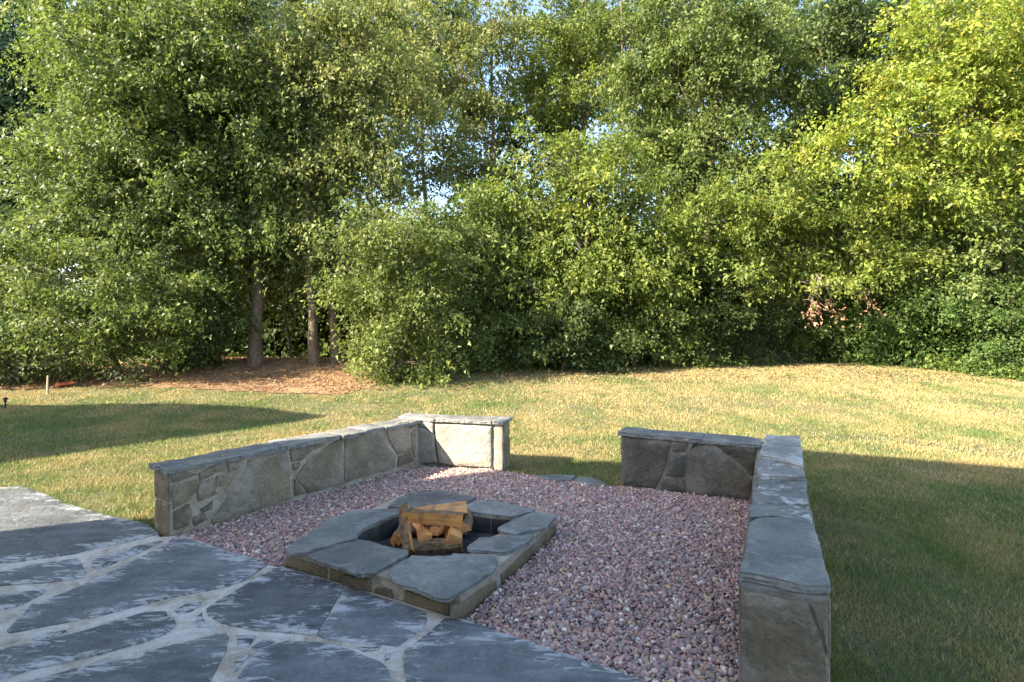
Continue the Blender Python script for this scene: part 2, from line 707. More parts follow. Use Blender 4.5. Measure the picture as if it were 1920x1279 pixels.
# ---- patio: mortar bed with traced flagstones
bm = bmesh.new()
vsb = [bm.verts.new((x, y, -.004)) for x, y in PATIO]
f = bm.faces.new(vsb)
if f.normal.z < 0:
    f.normal_flip()
bm.normal_update()
ex = bmesh.ops.extrude_face_region(bm, geom=[f])
for v in ex['geom']:
    if isinstance(v, bmesh.types.BMVert):
        v.co.z = -.10
for e in list(bm.faces):
    pass
bmesh.ops.recalc_face_normals(bm, faces=bm.faces)
bmesh.ops.triangulate(bm, faces=bm.faces)
me = bpy.data.meshes.new('patio')
bm.to_mesh(me)
bm.free()
patio = link('patio', me, M['mortar'])
tag(patio, 'flagstone patio with wide pale mortar joints', 'patio', kind='structure')
Z3 = lambda p: zm(p, 0, 880, 3.205)
Z4 = lambda p: zm(p, 360, 1020, 2.2326)
flags = [
    [(-480, 958), (-150, 926), (0, 915), (35, 911), (75, 922), (120, 943), (200, 965), (277, 983), (298, 1001), (225, 1019), (140, 1038), (60, 1050), (0, 1057), (-160, 1075), (-480, 1100)],
    [(-200, 1098), (0, 1073), (60, 1061), (143, 1047), (153, 1055), (162, 1073), (157, 1083), (94, 1092), (0, 1098), (-200, 1118)],
    [(172, 1055), (187, 1044), (218, 1034), (268, 1022), (308, 1013), (292, 1021), (250, 1042), (200, 1062), (181, 1067), (171, 1062)],
    Z3([(1085, 397), (1200, 440), (1400, 500), (1580, 552), (1598, 580), (1450, 678), (1330, 715), (1200, 738), (1000, 775), (800, 828), (600, 880), (400, 920), (200, 955), (60, 985), (40, 972), (130, 880), (180, 820), (400, 742), (560, 660), (800, 550), (960, 468), (1030, 418)]),
    Z3([(-300, 800), (0, 755), (120, 742), (270, 722), (258, 748), (130, 812), (0, 850), (-300, 905)]),
    Z3([(190, 1020), (290, 985), (400, 968), (345, 1000), (230, 1028)]),
    Z3([(760, 893), (880, 858), (1000, 850), (1005, 878), (850, 897)]),
    Z3([(1040, 848), (1110, 812), (1215, 796), (1150, 852), (1085, 868)]),
    Z3([(-300, 1150), (0, 1080), (150, 1052), (340, 1012), (500, 968), (700, 912), (860, 905), (1045, 888), (1058, 938), (1000, 985), (860, 1040), (600, 1110), (400, 1155), (200, 1200), (0, 1262), (-300, 1340)]),
    Z3([(410, 1212), (640, 1150), (850, 1128), (870, 1092), (1100, 1035), (1350, 982), (1378, 1005), (1355, 1100), (1305, 1200), (1240, 1330), (1100, 1600), (-200, 1600), (100, 1300)]),
    Z4([(372, 97), (500, 132), (640, 176), (520, 380), (450, 376), (250, 360), (120, 330), (64, 297), (60, 268), (110, 232), (200, 182), (330, 108)]),
    Z4([(646, 178), (800, 226), (978, 284), (985, 320), (960, 358), (860, 428), (700, 412), (560, 398), (526, 382)]),
    Z4([(1062, 312), (1180, 332), (1450, 424), (1700, 504), (1920, 582), (2160, 665), (2300, 1000), (1300, 1150), (930, 900), (900, 640), (892, 578), (884, 500), (893, 446), (965, 392)]),
    Z4([(275, 442), (400, 404), (520, 412), (640, 436), (700, 464), (790, 494), (818, 522), (832, 578), (850, 900), (500, 1100), (-60, 900), (120, 660), (180, 578), (232, 500)]),
    Z4([(246, 436), (300, 397), (348, 410), (280, 436)]),
    Z4([(190, 384), (268, 388), (236, 428), (192, 440)]),
    Z4([(178, 488), (246, 462), (180, 536)]),
    Z3([(1180, 884), (1212, 862), (1232, 912), (1288, 944), (1180, 950)]),
    Z4([(690, 432), (790, 428), (780, 442), (715, 450)]),
    Z4([(808, 460), (834, 456), (830, 482), (806, 486)]),
    [(1160, 1500), (1420, 1430), (1700, 1800), (1250, 2300), (1060, 1700)],
    [(420, 1560), (780, 1530), (980, 1720), (760, 2300), (250, 1900)],
    [(-500, 1500), (250, 1430), (180, 1800), (-400, 2100)],
    [(-900, 1180), (-260, 1130), (-150, 1200), (-320, 1300), (-900, 1380)],
]
for i, P in enumerate(flags):
    big = len(P) > 9
    flat_stone('flagstone', P, .0, M['flag'], patio, depth=.02, proud=.004, step=.035, jit=.007, amp=.0025, grid=.07,
               cham=.005, cleft=.0035 if big else .001)

# ---- gravel bed sheet (with an opening for the pit)
pit_px = [(533, 1062), (867, 1159), (1043, 999), (752, 949)]
PIT = [G(x, y) for x, y in pit_px]
gap_in = [G(1165, 908), G(1135, 908), (G(1075, 899)), (G(1005, 890)), G(942, 882)]
GRAVEL = [G(300, 1001), G(345, 1004), G(420, 1030), G(497, 1058), G(533, 1064), G(700, 1110), G(832, 1152), G(870, 1160),
          G(1010, 1208), G(1220, 1279), G(1330, 1316), RW_F + (RW_F - RP_B).normalized() * .1, RW_F, RP_B] + gap_in + [LP_B, LW_B, LW_A]
bm = bmesh.new()


def loop(bm, pts, z):
    vs_ = [bm.verts.new((p[0], p[1], z)) for p in pts]
    return [bm.edges.new((vs_[i], vs_[(i + 1) % len(vs_)])) for i in range(len(vs_))]


pc = sum(PIT, Vector()) / 4
es = loop(bm, GRAVEL, -.036) + loop(bm, [pc + (p - pc) * .9 for p in PIT], -.036)
bmesh.ops.triangle_fill(bm, edges=es, use_beauty=True)
bmesh.ops.recalc_face_normals(bm, faces=bm.faces)
for f in bm.faces:
    if f.normal.z < 0:
        f.normal_flip()
me = bpy.data.meshes.new('gravel_bed')
bm.to_mesh(me)
bm.free()
tag(link('gravel_bed', me, M['fines']), 'bed of fine grit beneath the pink gravel', 'gravel bed', kind='structure')

# ---- mulch bank under the left trees
mulch_px = [(130, 726), (250, 728), (360, 733), (450, 735), (560, 742), (640, 742), (700, 728), (735, 716), (760, 700), (700, 672), (520, 668), (330, 676), (120, 690), (40, 705), (-60, 722), (0, 733), (60, 733)]
MULCH = [GT(x, y) for x, y in mulch_px]


def mulch():
    xs = np.arange(-14, -2, .2)
    ys = np.arange(10, 22, .2)
    X, Y = np.meshgrid(xs, ys)
    X, Y = X.ravel(), Y.ravel()
    Zt = terr(X, Y)
    wob = .35 * (fbm(X * 1.1, Y * 1.1, 5) - .5)
    ins = inpoly(X + wob, Y + wob, [(p.x, p.y) for p in MULCH])
    V = np.stack([X, Y, Zt + .012], 1)
    nx = len(xs)
    i, j = np.meshgrid(np.arange(nx - 1), np.arange(len(ys) - 1))
    a = (j * nx + i).ravel()
    ok = ins[a] & ins[a + 1] & ins[a + nx] & ins[a + nx + 1]
    a = a[ok]
    Q = np.stack([a, a + 1, a + nx + 1, a + nx], 1)
    me = np_mesh('mulch_bed', V, Q, True)
    tag(link('mulch_bed', me, M['mulch']), 'brown leaf mulch bank beneath the left trees', 'mulch bed', kind='structure')


mulch()

# ================================================================== house whose shadow lies on the patio
def back_trace(p, vplane):
    k = (p.dot(Vv) - vplane) / SDIR.dot(Vv)
    return p - SDIR * k


HV = -2.5
outline = [G(922, 881) + Vector((math.sin(SUN_AZ), math.cos(SUN_AZ), 0)) * 1.3] + [G(x, y, -.03) for x, y in ((1290, 876), (1400, 834), (1920, 876))]
prof = [back_trace(p, HV) for p in outline]
us = [(p.dot(U), p.z) for p in prof]
us.append((us[-1][0] + 6, us[-1][1] - .3))
house = empty('house', U * us[0][0] + Vv * HV + UZ * -.05, 'two storey cream house behind the patio that shades it', 'house')


def hpt(u, v, z):
    return U * u + Vv * v + UZ * z


def wall_prism(name, prof, v0, v1, mat, parent):
    poly = [(prof[0][0], -.1)] + prof + [(prof[-1][0], -.1)]
    n = len(poly)
    Vt = [hpt(u, v0, z) for u, z in poly] + [hpt(u, v1, z) for u, z in poly]
    Fs = [tuple(range(n)), tuple(range(2 * n - 1, n - 1, -1))] + [(i, i + n, (i + 1) % n + n, (i + 1) % n) for i in range(n)]
    return pyobj(name, Vt, Fs, mat, parent)


wall_prism('wall', us, HV, HV - 8, M['siding'], house)
for i in range(len(us) - 1):
    (u0, z0), (u1, z1) = us[i], us[i + 1]
    Vt = [hpt(u, v, z + dz) for v in (HV - .004, HV - 8) for (u, z) in ((u0, z0), (u1, z1)) for dz in (-.16, -.004)]
    Vt = [Vector(v) for v in Vt]
    pyobj('roof', Vt, [(0, 1, 3, 2), (4, 6, 7, 5), (1, 5, 7, 3), (0, 2, 6, 4), (0, 4, 5, 1), (2, 3, 7, 6)], M['roof'], house)


def hbox(name, u0, u1, z0, z1, out, mat, parent):
    Vt = [hpt(u, HV + o, z) for o in (-.05, out) for (u, z) in ((u0, z0), (u1, z0), (u1, z1), (u0, z1))]
    return pyobj(name, Vt, [(0, 1, 2, 3), (7, 6, 5, 4), (0, 4, 5, 1), (1, 5, 6, 2), (2, 6, 7, 3), (3, 7, 4, 0)], mat, parent)


for k, u in enumerate((-7.0, -4.2, .6, 3.4, 6.2)):
    for z in (.9, 3.9):
        if k == 2 and z < 2:
            continue
        w = hbox('window', u, u + 1.1, z, z + 1.5, .03, M['trim'], house)
        hbox('pane', u + .08, u + 1.02, z + .08, z + 1.42, .036, M['glass'], w)
d_ = hbox('door', -1.2, .9, .0, 2.15, .04, M['trim'], house)
hbox('pane', -1.05, .75, .25, 2.0, .048, M['glass'], d_)

# neighbouring gable whose pointed shadow crosses the lawn on the left
tip = [GT(620, 780), GT(480, 763), GT(250, 757), GT(-60, 757), GT(-60, 880)]
GN = Vector((math.sin(SUN_AZ), math.cos(SUN_AZ), 0))
g0 = tip[0] - GN * 12.5
gx = Vector((GN.y, -GN.x, 0))


def gtrace(p):
    k = (p - g0).dot(GN) / SDIR.dot(GN)
    q = p - SDIR * k
    return ((q - g0).dot(gx), q.z)


gp = [gtrace(p) for p in tip]
pk = gp[0]
gl = gp[1]
right_e = gp[4]
left_e = gp[3]
profile = [(left_e[0], left_e[1]), (gp[2][0], gp[2][1]), (gl[0], gl[1]), pk, right_e]
garage = empty('outbuilding', g0 + UZ * -.05, 'cream gabled outbuilding on the neighbouring side of the lawn', 'outbuilding')
poly = [(profile[0][0], -.1)] + profile + [(profile[-1][0], -.1)]
n = len(poly)
Vt = [g0 - UZ * g0.z + gx * a + UZ * z for a, z in poly] + [g0 - UZ * g0.z + gx * a + UZ * z - GN * 5 for a, z in poly]
pyobj('wall', Vt, [tuple(range(n)), tuple(range(2 * n - 1, n - 1, -1))] + [(i, i + n, (i + 1) % n + n, (i + 1) % n) for i in range(n) if i not in range(1, n - 2)], M['siding'], garage)
for i in range(1, n - 2):
    pyobj('roof', [Vt[i], Vt[i + 1], Vt[i + 1 + n], Vt[i + n], Vt[i] - UZ * .12, Vt[i + 1] - UZ * .12, Vt[i + 1 + n] - UZ * .12, Vt[i + n] - UZ * .12],
          [(0, 1, 2, 3), (7, 6, 5, 4), (0, 4, 5, 1), (2, 6, 7, 3), (1, 5, 6, 2), (3, 7, 4, 0)], M['roof'], garage)

# ================================================================== left seat wall
TH = .25
wl = (LW_B - LW_A).normalized()
nl = Vector((wl.y, -wl.x, 0))          # looks into the gravel court
wr = (LP_B - LW_B).normalized()
nr_ = Vector((wr.y, -wr.x, 0))
if nr_.y > 0:
    nr_ = -nr_
if nl.x < 0:
    nl = -nl
PR = .012
seatL = empty('stone_seat_wall', LW_A.copy(), 'long low stone wall with lit short return beside the sunny lawn', 'wall', 'stone seat walls round the fire pit')
HL = .475
corner_out = LW_B - nl * TH + wl * TH
prism('mortar_core', [LW_A, LW_B + wl * TH, LW_B + wl * TH - nl * TH, LW_A - nl * TH], -.06, HL, M['wallmortar'], seatL)
prism('mortar_core', [LW_B - nl * (TH - .01), LP_B, LP_B - nr_ * .30, LW_B - nr_ * .30 - nl * (TH - .01)], -.06, HL + .022, M['wallmortar'], seatL)
Z1 = lambda p: zm(p, 240, 740, 2.5263)
left_face = [Z1(p) for p in (
    [(204, 378), (270, 362), (328, 376), (250, 405), (207, 416)],
    [(207, 432), (326, 400), (314, 460), (288, 500), (212, 545)],
    [(334, 422), (402, 392), (412, 436), (418, 468), (332, 500), (324, 470)],
    [(405, 332), (460, 320), (460, 358), (410, 368)],
    [(470, 320), (525, 306), (520, 348), (475, 368)],
    [(415, 382), (470, 376), (475, 400), (440, 435), (416, 430)],
    [(212, 556), (288, 516), (300, 570), (288, 620), (216, 640)],
    [(340, 540), (398, 502), (394, 538), (350, 558)],
    [(305, 582), (358, 556), (376, 590), (310, 625)],
    [(335, 372), (398, 338), (402, 376), (338, 412)],
    [(392, 602), (470, 480), (540, 380), (570, 312), (748, 262), (762, 340), (770, 490), (600, 552), (400, 612)],
    [(768, 257), (868, 232), (872, 260), (820, 308), (772, 318)],
    [(778, 330), (812, 322), (800, 348), (782, 356)],
    [(795, 390), (835, 332), (940, 246), (1016, 204), (1018, 420), (852, 468)],
    [(785, 400), (838, 466), (786, 480)],
    [(1024, 198), (1206, 152), (1216, 230), (1264, 290), (1262, 345), (1026, 416)],
    [(1222, 148), (1324, 124), (1332, 268), (1276, 283), (1238, 222)],
    [(1336, 132), (1362, 118), (1362, 150), (1334, 162)],
    [(1342, 176), (1360, 164), (1357, 300), (1342, 264)],
    [(1280, 294), (1334, 276), (1352, 310), (1274, 342)],
    [(880, 228), (930, 212), (925, 240), (884, 258)])]
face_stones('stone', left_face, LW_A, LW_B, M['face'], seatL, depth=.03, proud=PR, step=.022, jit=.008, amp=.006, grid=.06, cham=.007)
EA, EB = LW_A - nl * TH, LW_A
end_polys = [Z1([(84, 372), (165, 380), (192, 392), (190, 536), (96, 528)]), Z1([(100, 546), (192, 556), (196, 652), (112, 640)])]
ee1, en = (EB - EA).normalized(), -wl
for z0, z1, a0, a1 in ((.255, .46, .02, .97), (-.05, .235, .05, .98)):
    P3 = [EA + ee1 * (TH * a) + UZ * z for a, z in ((a0, z0), (a1, z0 - .008), (a1, z1), (a0 + .01, z1 - .01))]
    stone('stone', P3, ee1, UZ, en, M['face'], seatL, depth=.03, proud=PR, jit=.006, amp=.005, grid=.07, cham=.008)
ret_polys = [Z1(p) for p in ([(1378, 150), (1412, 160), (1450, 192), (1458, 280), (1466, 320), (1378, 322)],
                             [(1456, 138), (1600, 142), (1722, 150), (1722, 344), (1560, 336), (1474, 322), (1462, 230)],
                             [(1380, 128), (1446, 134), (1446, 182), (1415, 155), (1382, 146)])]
face_stones('stone', ret_polys, LW_B, LP_B, M['sunlitface'], seatL, depth=.03, proud=PR, jit=.004, amp=.006, grid=.07, cham=.008)
# rounded end of the return: stones on the end face
re1 = -nr_
for z0, z1, a0, a1 in ((.315, .49, .30, 1.0), (-.05, .30, .30, 1.0), (-.05, .49, .02, .24)):
    P3 = [LP_B + re1 * (.30 * a) + UZ * z for a, z in ((a0, z0), (a1, z0), (a1, z1), (a0, z1 - .01))]
    stone('stone', P3, re1, UZ, wr, M['face'], seatL, depth=.04, proud=.02, jit=.008, amp=.008, grid=.06, cham=.012)
# lawn-side stones of the long wall and return
for s0, s1 in ((.02, .55), (.58, 1.15), (1.18, 1.9), (1.93, 2.6)):
    A0 = LW_A - nl * TH
    P3 = [A0 + wl * s + UZ * z for s, z in ((s0, -.05), (s1, -.05), (s1, .455), (s0, .455))]
    stone('stone', P3, wl, UZ, -nl, M['face'], seatL, depth=.03, proud=PR, jit=.006, amp=.005, grid=.1, cham=.008)
# cap slabs
L = (LW_B - LW_A).length
caps = [(-.05, .96), (.965, 1.55), (1.556, 1.86), (1.868, 2.12), (2.126, L + .01)]
for i, (s0, s1) in enumerate(caps):
    o1, o2 = .045 + .014 * ((i * 37) % 3 - 1), .03
    P3 = [LW_A + wl * s + nl * w + UZ * HL for s, w in ((s0, o1), ((s0 + s1) / 2, o1 + .012 * (-1) ** i), (s1, o1 - .008), (s1 + .02, -TH - o2), ((s0 + s1) / 2, -TH - o2 + .015), (s0 + .01, -TH - o2))]
    stone('cap_stone', P3, UX, UY, UZ, M['cap'], seatL, lay=4, depth=.036, proud=.036 + .004 * (i % 2), step=.025, jit=.014, amp=.003, grid=.08, cham=.0045, cleft=.005)
LR = (LP_B - LW_B).length
for i, (s0, s1) in enumerate(((-TH - .03, .18), (.186, LR - .12), (LR - .115, LR + .03))):
    P3 = [LW_B + wr * s + nr_ * w + UZ * (HL + .022) for s, w in ((s0, .03 if i else -.035), (s1, .035), (s1 + .012, -.33), (s0, -.33))]
    stone('cap_stone', P3, UX, UY, UZ, M['cap'], seatL, lay=4, depth=.032, proud=.033, step=.025, jit=.012, amp=.003, grid=.08, cham=.0045, cleft=.005)

# ================================================================== right seat wall
seatR = empty('stone_seat_wall', RP_B.copy(), 'low stone wall topped with broken slate strips beside the shaded lawn', 'wall', 'stone seat walls round the fire pit')
wq = (RP_B - RP_A).normalized()
nq = Vector((wq.y, -wq.x, 0))
if nq.y > 0:
    nq = -nq
wv = (RP_B - RW_F).normalized()
nv = Vector((-wv.y, wv.x, 0))
if nv.x > 0:
    nv = -nv
THR = (RW_FR - RW_F).length
RW_O = G(1494, 826, .50)
RW_O.z = 0
HR = .465
prism('mortar_core', [RW_F, RP_B, RP_B + wv * .2, RW_O, RW_FR], -.06, HR, M['greymortar'], seatR)
prism('mortar_core', [RP_A, RP_B + wq * .02, RP_B + wq * .02 - nq * .23, RP_A - nq * .23], -.06, HR + .01, M['greymortar'], seatR)
Z5 = lambda p: zm(p, 1100, 760, 2.4635)
back_face = [Z5(p) for p in (
    [(168, 142), (350, 166), (380, 182), (362, 290), (318, 382), (168, 366)],
    [(392, 166), (468, 170), (452, 212), (397, 212)],
    [(388, 232), (453, 230), (452, 326), (364, 322)],
    [(350, 338), (453, 338), (456, 398), (336, 394)],
    [(466, 212), (545, 178), (650, 246), (764, 350), (758, 440), (462, 404)],
    [(560, 168), (700, 168), (706, 190), (784, 196), (768, 328), (680, 244)],
    [(480, 196), (518, 164), (536, 172)])]
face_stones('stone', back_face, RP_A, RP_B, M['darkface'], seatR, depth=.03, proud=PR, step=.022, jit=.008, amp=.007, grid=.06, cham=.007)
# end of the right return
for z0, z1 in ((-.05, .2), (.215, .455)):
    P3 = [RP_A - nq * a + UZ * z for a, z in ((.01, z0), (.22, z0), (.22, z1), (.01, z1))]
    stone('stone', P3, -nq, UZ, -wq, M['face'], seatR, depth=.03, proud=.01, jit=.006, amp=.005, grid=.07, cham=.008)
# front end of the right wall
fe1 = (RW_FR - RW_F).normalized()
fn = Vector((fe1.y, -fe1.x, 0))
if fn.y > 0:
    fn = -fn
fa = [((.0, -.05), (.985, -.05), (.985, .20), (.90, .32), (.76, .435), (.0, .447))]
for poly_ in fa + [((.80, .437), (.985, .445), (.985, .235), (.92, .33))]:
    P3 = [RW_F + fe1 * (THR * a) + UZ * z for a, z in poly_]
    stone('stone', P3, fe1, UZ, fn, M['face'], seatR, depth=.03, proud=.012, jit=.004, amp=.004, grid=.06, cham=.006)
# inner and outer long faces
LRW = (RP_B - RW_F).length
for A_, B_ in ((RW_F, RP_B), (RW_FR, RW_O)):
    wd = (B_ - A_).normalized()
    nn = Vector((-wd.y, wd.x, 0))
    if A_ is RW_FR:
        nn = -nn
    LRW = (B_ - A_).length
    for s0, s1 in ((.02, .8), (.83, 1.3), (1.33, 2.1), (2.13, LRW - .02)):
        for z0, z1 in ((-.05, .19), (.205, .45)):
            P3 = [A_ + wd * s + UZ * z for s, z in ((s0, z0), (s1, z0), (s1, z1), (s0, z1))]
            stone('stone', P3, wd, UZ, nn, M['face'], seatR, depth=.03, proud=.01, jit=.005, amp=.004, grid=.1, cham=.007)
zc = HR + .04
front_cap = Z5([(705, 772), (728, 700), (742, 640), (748, 570), (762, 540), (800, 522), (905, 520), (1045, 562), (1075, 640), (1100, 740), (1128, 838), (1000, 828), (870, 800), (760, 778)])
flat_stone('cap_stone', front_cap, zc, M['cap'], seatR, lay=4, depth=.045, proud=0.008, step=.025, jit=.006, amp=.003, grid=.05, cham=.006, cleft=.003)
strips = [([(758, 518), (753, 457), (940, 456), (1018, 488), (1042, 552), (920, 516), (840, 508)], .004),
          ([(768, 452), (766, 408), (800, 382), (1013, 388), (1022, 452), (940, 450)], .004),
          ([(788, 378), (793, 338), (900, 348), (1018, 342), (1014, 382)], -.010),
          ([(788, 332), (793, 292), (1000, 302), (1012, 336)], .010),
          ([(788, 288), (798, 242), (900, 266), (1002, 296)], -.008),
          ([(793, 232), (826, 140), (985, 142), (1000, 280), (930, 256)], .004)]
for P, dz in strips:
    flat_stone('cap_stone', Z5(P), zc, M['strip'], seatR, lay=4, depth=.042, proud=dz, step=.03, jit=.012, amp=.004, grid=.05, cham=.008, cleft=.006)
LQ = (RP_B - RP_A).length
for i, (s0, s1) in enumerate(((-.03, .78), (.785, LQ + .02), )):
    P3 = [RP_A + wq * s + nq * w + UZ * (HR + .012) for s, w in ((s0, .03), ((s0 + s1) / 2, .02), (s1, .03 if not i else .012), (s1, -.26), (s0, -.26))]
    stone('cap_stone', P3, UX, UY, UZ, M['cap'], seatR, lay=4, depth=.042, proud=.045, step=.03, jit=.008, amp=.004, grid=.07, cham=.007, cleft=.006)

# ================================================================== fire pit
pitz = .13
pit = empty('fire_pit', pc.copy(), 'square slate topped fire pit holding split firewood in the gravel', 'fire pit')
Z2 = lambda p: zm(p, 480, 880, 3.0968)
hole_px = Z2([(600, 402), (680, 425), (880, 488), (1000, 500), (1140, 495), (1230, 462), (1290, 400), (1400, 350), (1430, 325), (1480, 275), (1350, 262), (1230, 248), (1100, 222), (870, 228), (850, 250), (740, 294), (620, 350), (586, 388)])
hole = [G(x, y, pitz) for x, y in hole_px]
hole2 = [Vector((p.x, p.y)) for p in hole]
hc = sum(hole2, Vector((0, 0))) / len(hole2)
ins = .02
outer = [pc + (p - pc) * .985 for p in PIT]


def ring_core(name, outer, inner, z0, z1, mat, parent):
    bm = bmesh.new()
    lo = loop(bm, outer, z1) + loop(bm, inner, z1)
    bmesh.ops.triangle_fill(bm, edges=lo, use_beauty=True)
    top = list(bm.faces)
    bnd = [e for e in bm.edges if e.is_boundary]
    ex = bmesh.ops.extrude_edge_only(bm, edges=bnd)
    for g in ex['geom']:
        if isinstance(g, bmesh.types.BMVert):
            g.co.z = z0
    bmesh.ops.recalc_face_normals(bm, faces=bm.faces)
    b = base_of(parent)
    for v in bm.verts:
        v.co -= b
    me = bpy.data.meshes.new(name)
    bm.to_mesh(me)
    bm.free()
    return link(name, me, mat, parent)


OUT = densify([(p.x, p.y) for p in outer], .05, .006, 3.3)
INN = densify([(hc + (p - hc) * 1.06)[:] for p in hole2], .05, .006, 4.4)
ring_core('mortar_core', OUT, INN, -.06, pitz - .024, M['wallmortar'], pit)
# blackened lining stones inside
LIN = [hc + (p - hc) * 1.05 for p in hole2]
for i in range(len(LIN)):
    a, b = LIN[i], LIN[(i + 1) % len(LIN)]
    if (b - a).length < .05:
        continue
    A3, B3 = Vector((a.x, a.y, 0)), Vector((b.x, b.y, 0))
    e1 = (B3 - A3).normalized()
    nn = Vector((-e1.y, e1.x, 0))
    if nn.dot(Vector((hc.x, hc.y, 0)) - A3) < 0:
        nn = -nn
    ll = (B3 - A3).length
    P3 = [A3 + e1 * s + UZ * z for s, z in ((.004, -.045), (ll - .004, -.045), (ll - .004, pitz - .036), (.004, pitz - .038))]
    stone('lining_stone', P3, e1, UZ, nn, M['soot'], pit, depth=.02, proud=.008, jit=.004, amp=.004, grid=.06, cham=.005)
ash = [hc + (p - hc) * 1.1 for p in hole2]
pyobj('ash_floor', [(p.x, p.y, -.028 + .006 * math.sin(i * 2.1)) for i, p in enumerate(ash)] + [(hc.x, hc.y, -.018)],
      [(i, (i + 1) % len(ash), len(ash)) for i in range(len(ash))], M['soot'], pit)
slabs = [
    [(165, 466), (230, 420), (300, 370), (420, 290), (560, 242), (640, 230), (845, 226), (850, 248), (740, 290), (620, 345), (584, 386), (596, 394), (450, 430), (330, 460), (300, 478), (200, 490)],
    [(305, 492), (400, 457), (600, 404), (660, 414), (880, 472), (876, 490), (800, 536), (690, 600), (600, 605), (500, 572), (370, 532), (308, 508)],
    [(765, 592), (800, 562), (900, 494), (1000, 500), (1130, 497), (1150, 486), (1388, 492), (1403, 540), (1370, 590), (1230, 680), (1110, 747), (1060, 745), (960, 702), (930, 682), (830, 660)],
    [(1228, 452), (1290, 398), (1400, 391), (1480, 388), (1618, 377), (1580, 420), (1460, 478), (1380, 478), (1230, 462)],
    [(1400, 345), (1420, 325), (1500, 290), (1615, 243), (1745, 262), (1690, 330), (1600, 352), (1510, 380), (1430, 362)],
    [(1220, 208), (1290, 178), (1420, 186), (1610, 230), (1590, 242), (1500, 266), (1350, 256), (1230, 242)],
    [(765, 212), (810, 175), (870, 146), (980, 122), (1080, 120), (1180, 140), (1280, 160), (1205, 196), (1000, 216), (860, 223)]]
for P in slabs:
    flat_stone('slate_slab', Z2(P), pitz, M['cap'], pit, lay=3, depth=.026, proud=0, step=.02, jit=.010, amp=.003, grid=.05, cham=.005, cleft=.003)
# outside faces of the pit
FA, FB, FC = PIT[0], PIT[1], PIT[2]
face_stones('face_stone', [Z2(p) for p in (
    [(172, 500), (300, 530), (415, 562), (418, 642), (166, 562)],
    [(432, 575), (498, 590), (492, 660), (428, 644)],
    [(512, 602), (600, 622), (668, 640), (672, 716), (506, 668)],
    [(692, 694), (740, 690), (788, 700), (798, 754), (690, 718)],
    [(868, 700), (1010, 752), (1122, 786), (1126, 856), (872, 790)])], outer[0], outer[1], M['pitface'], pit, depth=.02, proud=.006, step=.02, jit=.008, amp=.007, grid=.05, cham=.007)
face_stones('face_stone', [Z2(p) for p in (
    [(1150, 800), (1260, 720), (1395, 640), (1402, 690), (1212, 862), (1142, 862)],
    [(1418, 612), (1560, 480), (1735, 325), (1742, 376), (1670, 455), (1424, 668)])], outer[1], outer[2], M['pitface'], pit, depth=.02, proud=.006, step=.02, jit=.006, amp=.006, grid=.05, cham=.007)
for A, B, spans in ((FC, PIT[3], ((.01, .5), (.51, .99))), (PIT[3], FA, ((.01, .4), (.41, .99)))):
    e1 = (B - A).normalized()
    nn = Vector((e1.y, -e1.x, 0))
    if nn.dot(A - pc) < 0:
        nn = -nn
    ll = (B - A).length
    o = outer[PIT.index(A)]
    l2 = (outer[PIT.index(B)] - o).length
    for a, b in spans:
        h = pitz - .045 - .01 * random.random()
        P3 = [o + e1 * l2 * s + UZ * z for s, z in ((a, -.05), (b, -.05), (b - .008, h), (a + .006, h - .006))]
        stone('face_stone', P3, e1, UZ, nn, M['pitface'], pit, depth=.02, proud=.010, jit=.005, amp=.005, grid=.06, cham=.006)

# ---- firewood, each split log a thing
LC = Vector((-.575, 4.14, -.028))


def log(a, b, r, ang, label, bark=.45, seed=1):
    """split log from a to b (metres from the pile's middle); wedge section with a bark arc."""
    A, B = LC + Vector(a) * 1.0, LC + Vector(b) * 1.0
    r *= 1.2
    ax = (B - A)
    ln = ax.length
    ax.normalize()
    rs = random.Random(seed)
    sec = []
    nb = 5
    half = math.pi * bark
    for i in range(nb + 1):
        t_ = -half + 2 * half * i / nb
        sec.append((math.cos(t_) * r, math.sin(t_) * r, 1))
    sec += [(-.25 * r, .30 * r, 0), (-.62 * r, -.02 * r, 0), (-.2 * r, -.38 * r, 0)]
    m = len(sec)
    ns = 9
    V, Fs, mi = [], [], []
    for k in range(ns + 1):
        t_ = k / ns
        tw = ang + .12 * math.sin(t_ * 3 + seed)
        for j, (x, y, b_) in enumerate(sec):
            w = 1 + .13 * noise.noise(Vector((t_ * 3.2, j * .9, seed * 5.1))) + rs.uniform(-.03, .03)
            bow = .012 * math.sin(t_ * math.pi) * (1 if seed % 2 else -1)
            X, Y = x * w, y * w + bow
            V.append((ln * t_ + (rs.uniform(-.006, .006) if k in (0, ns) else 0), X * math.cos(tw) - Y * math.sin(tw), X * math.sin(tw) + Y * math.cos(tw)))
    for k in range(ns):
        for j in range(m):
            j2 = (j + 1) % m
            Fs.append((k * m + j, k * m + j2, (k + 1) * m + j2, (k + 1) * m + j))
            mi.append(0 if (sec[j][2] and sec[j2][2]) else 1)
    Fs.append(tuple(reversed(range(m))))
    Fs.append(tuple(ns * m + j for j in range(m)))
    mi += [1, 1]
    me = bpy.data.meshes.new('split_log')
    me.from_pydata(V, [], Fs)
    me.materials.append(M['logbark'])
    me.materials.append(M['wood'])
    me.polygons.foreach_set('material_index', mi)
    bv = bmesh.new()
    bv.from_mesh(me)
    bmesh.ops.recalc_face_normals(bv, faces=bv.faces)
    bv.to_mesh(me)
    bv.free()
    o = bpy.data.objects.new('split_log', me)
    o.location = A
    o.rotation_euler = ax.to_track_quat('X', 'Z').to_euler()
    COL.objects.link(o)
    tag(o, label, 'log', 'firewood stacked in the pit')


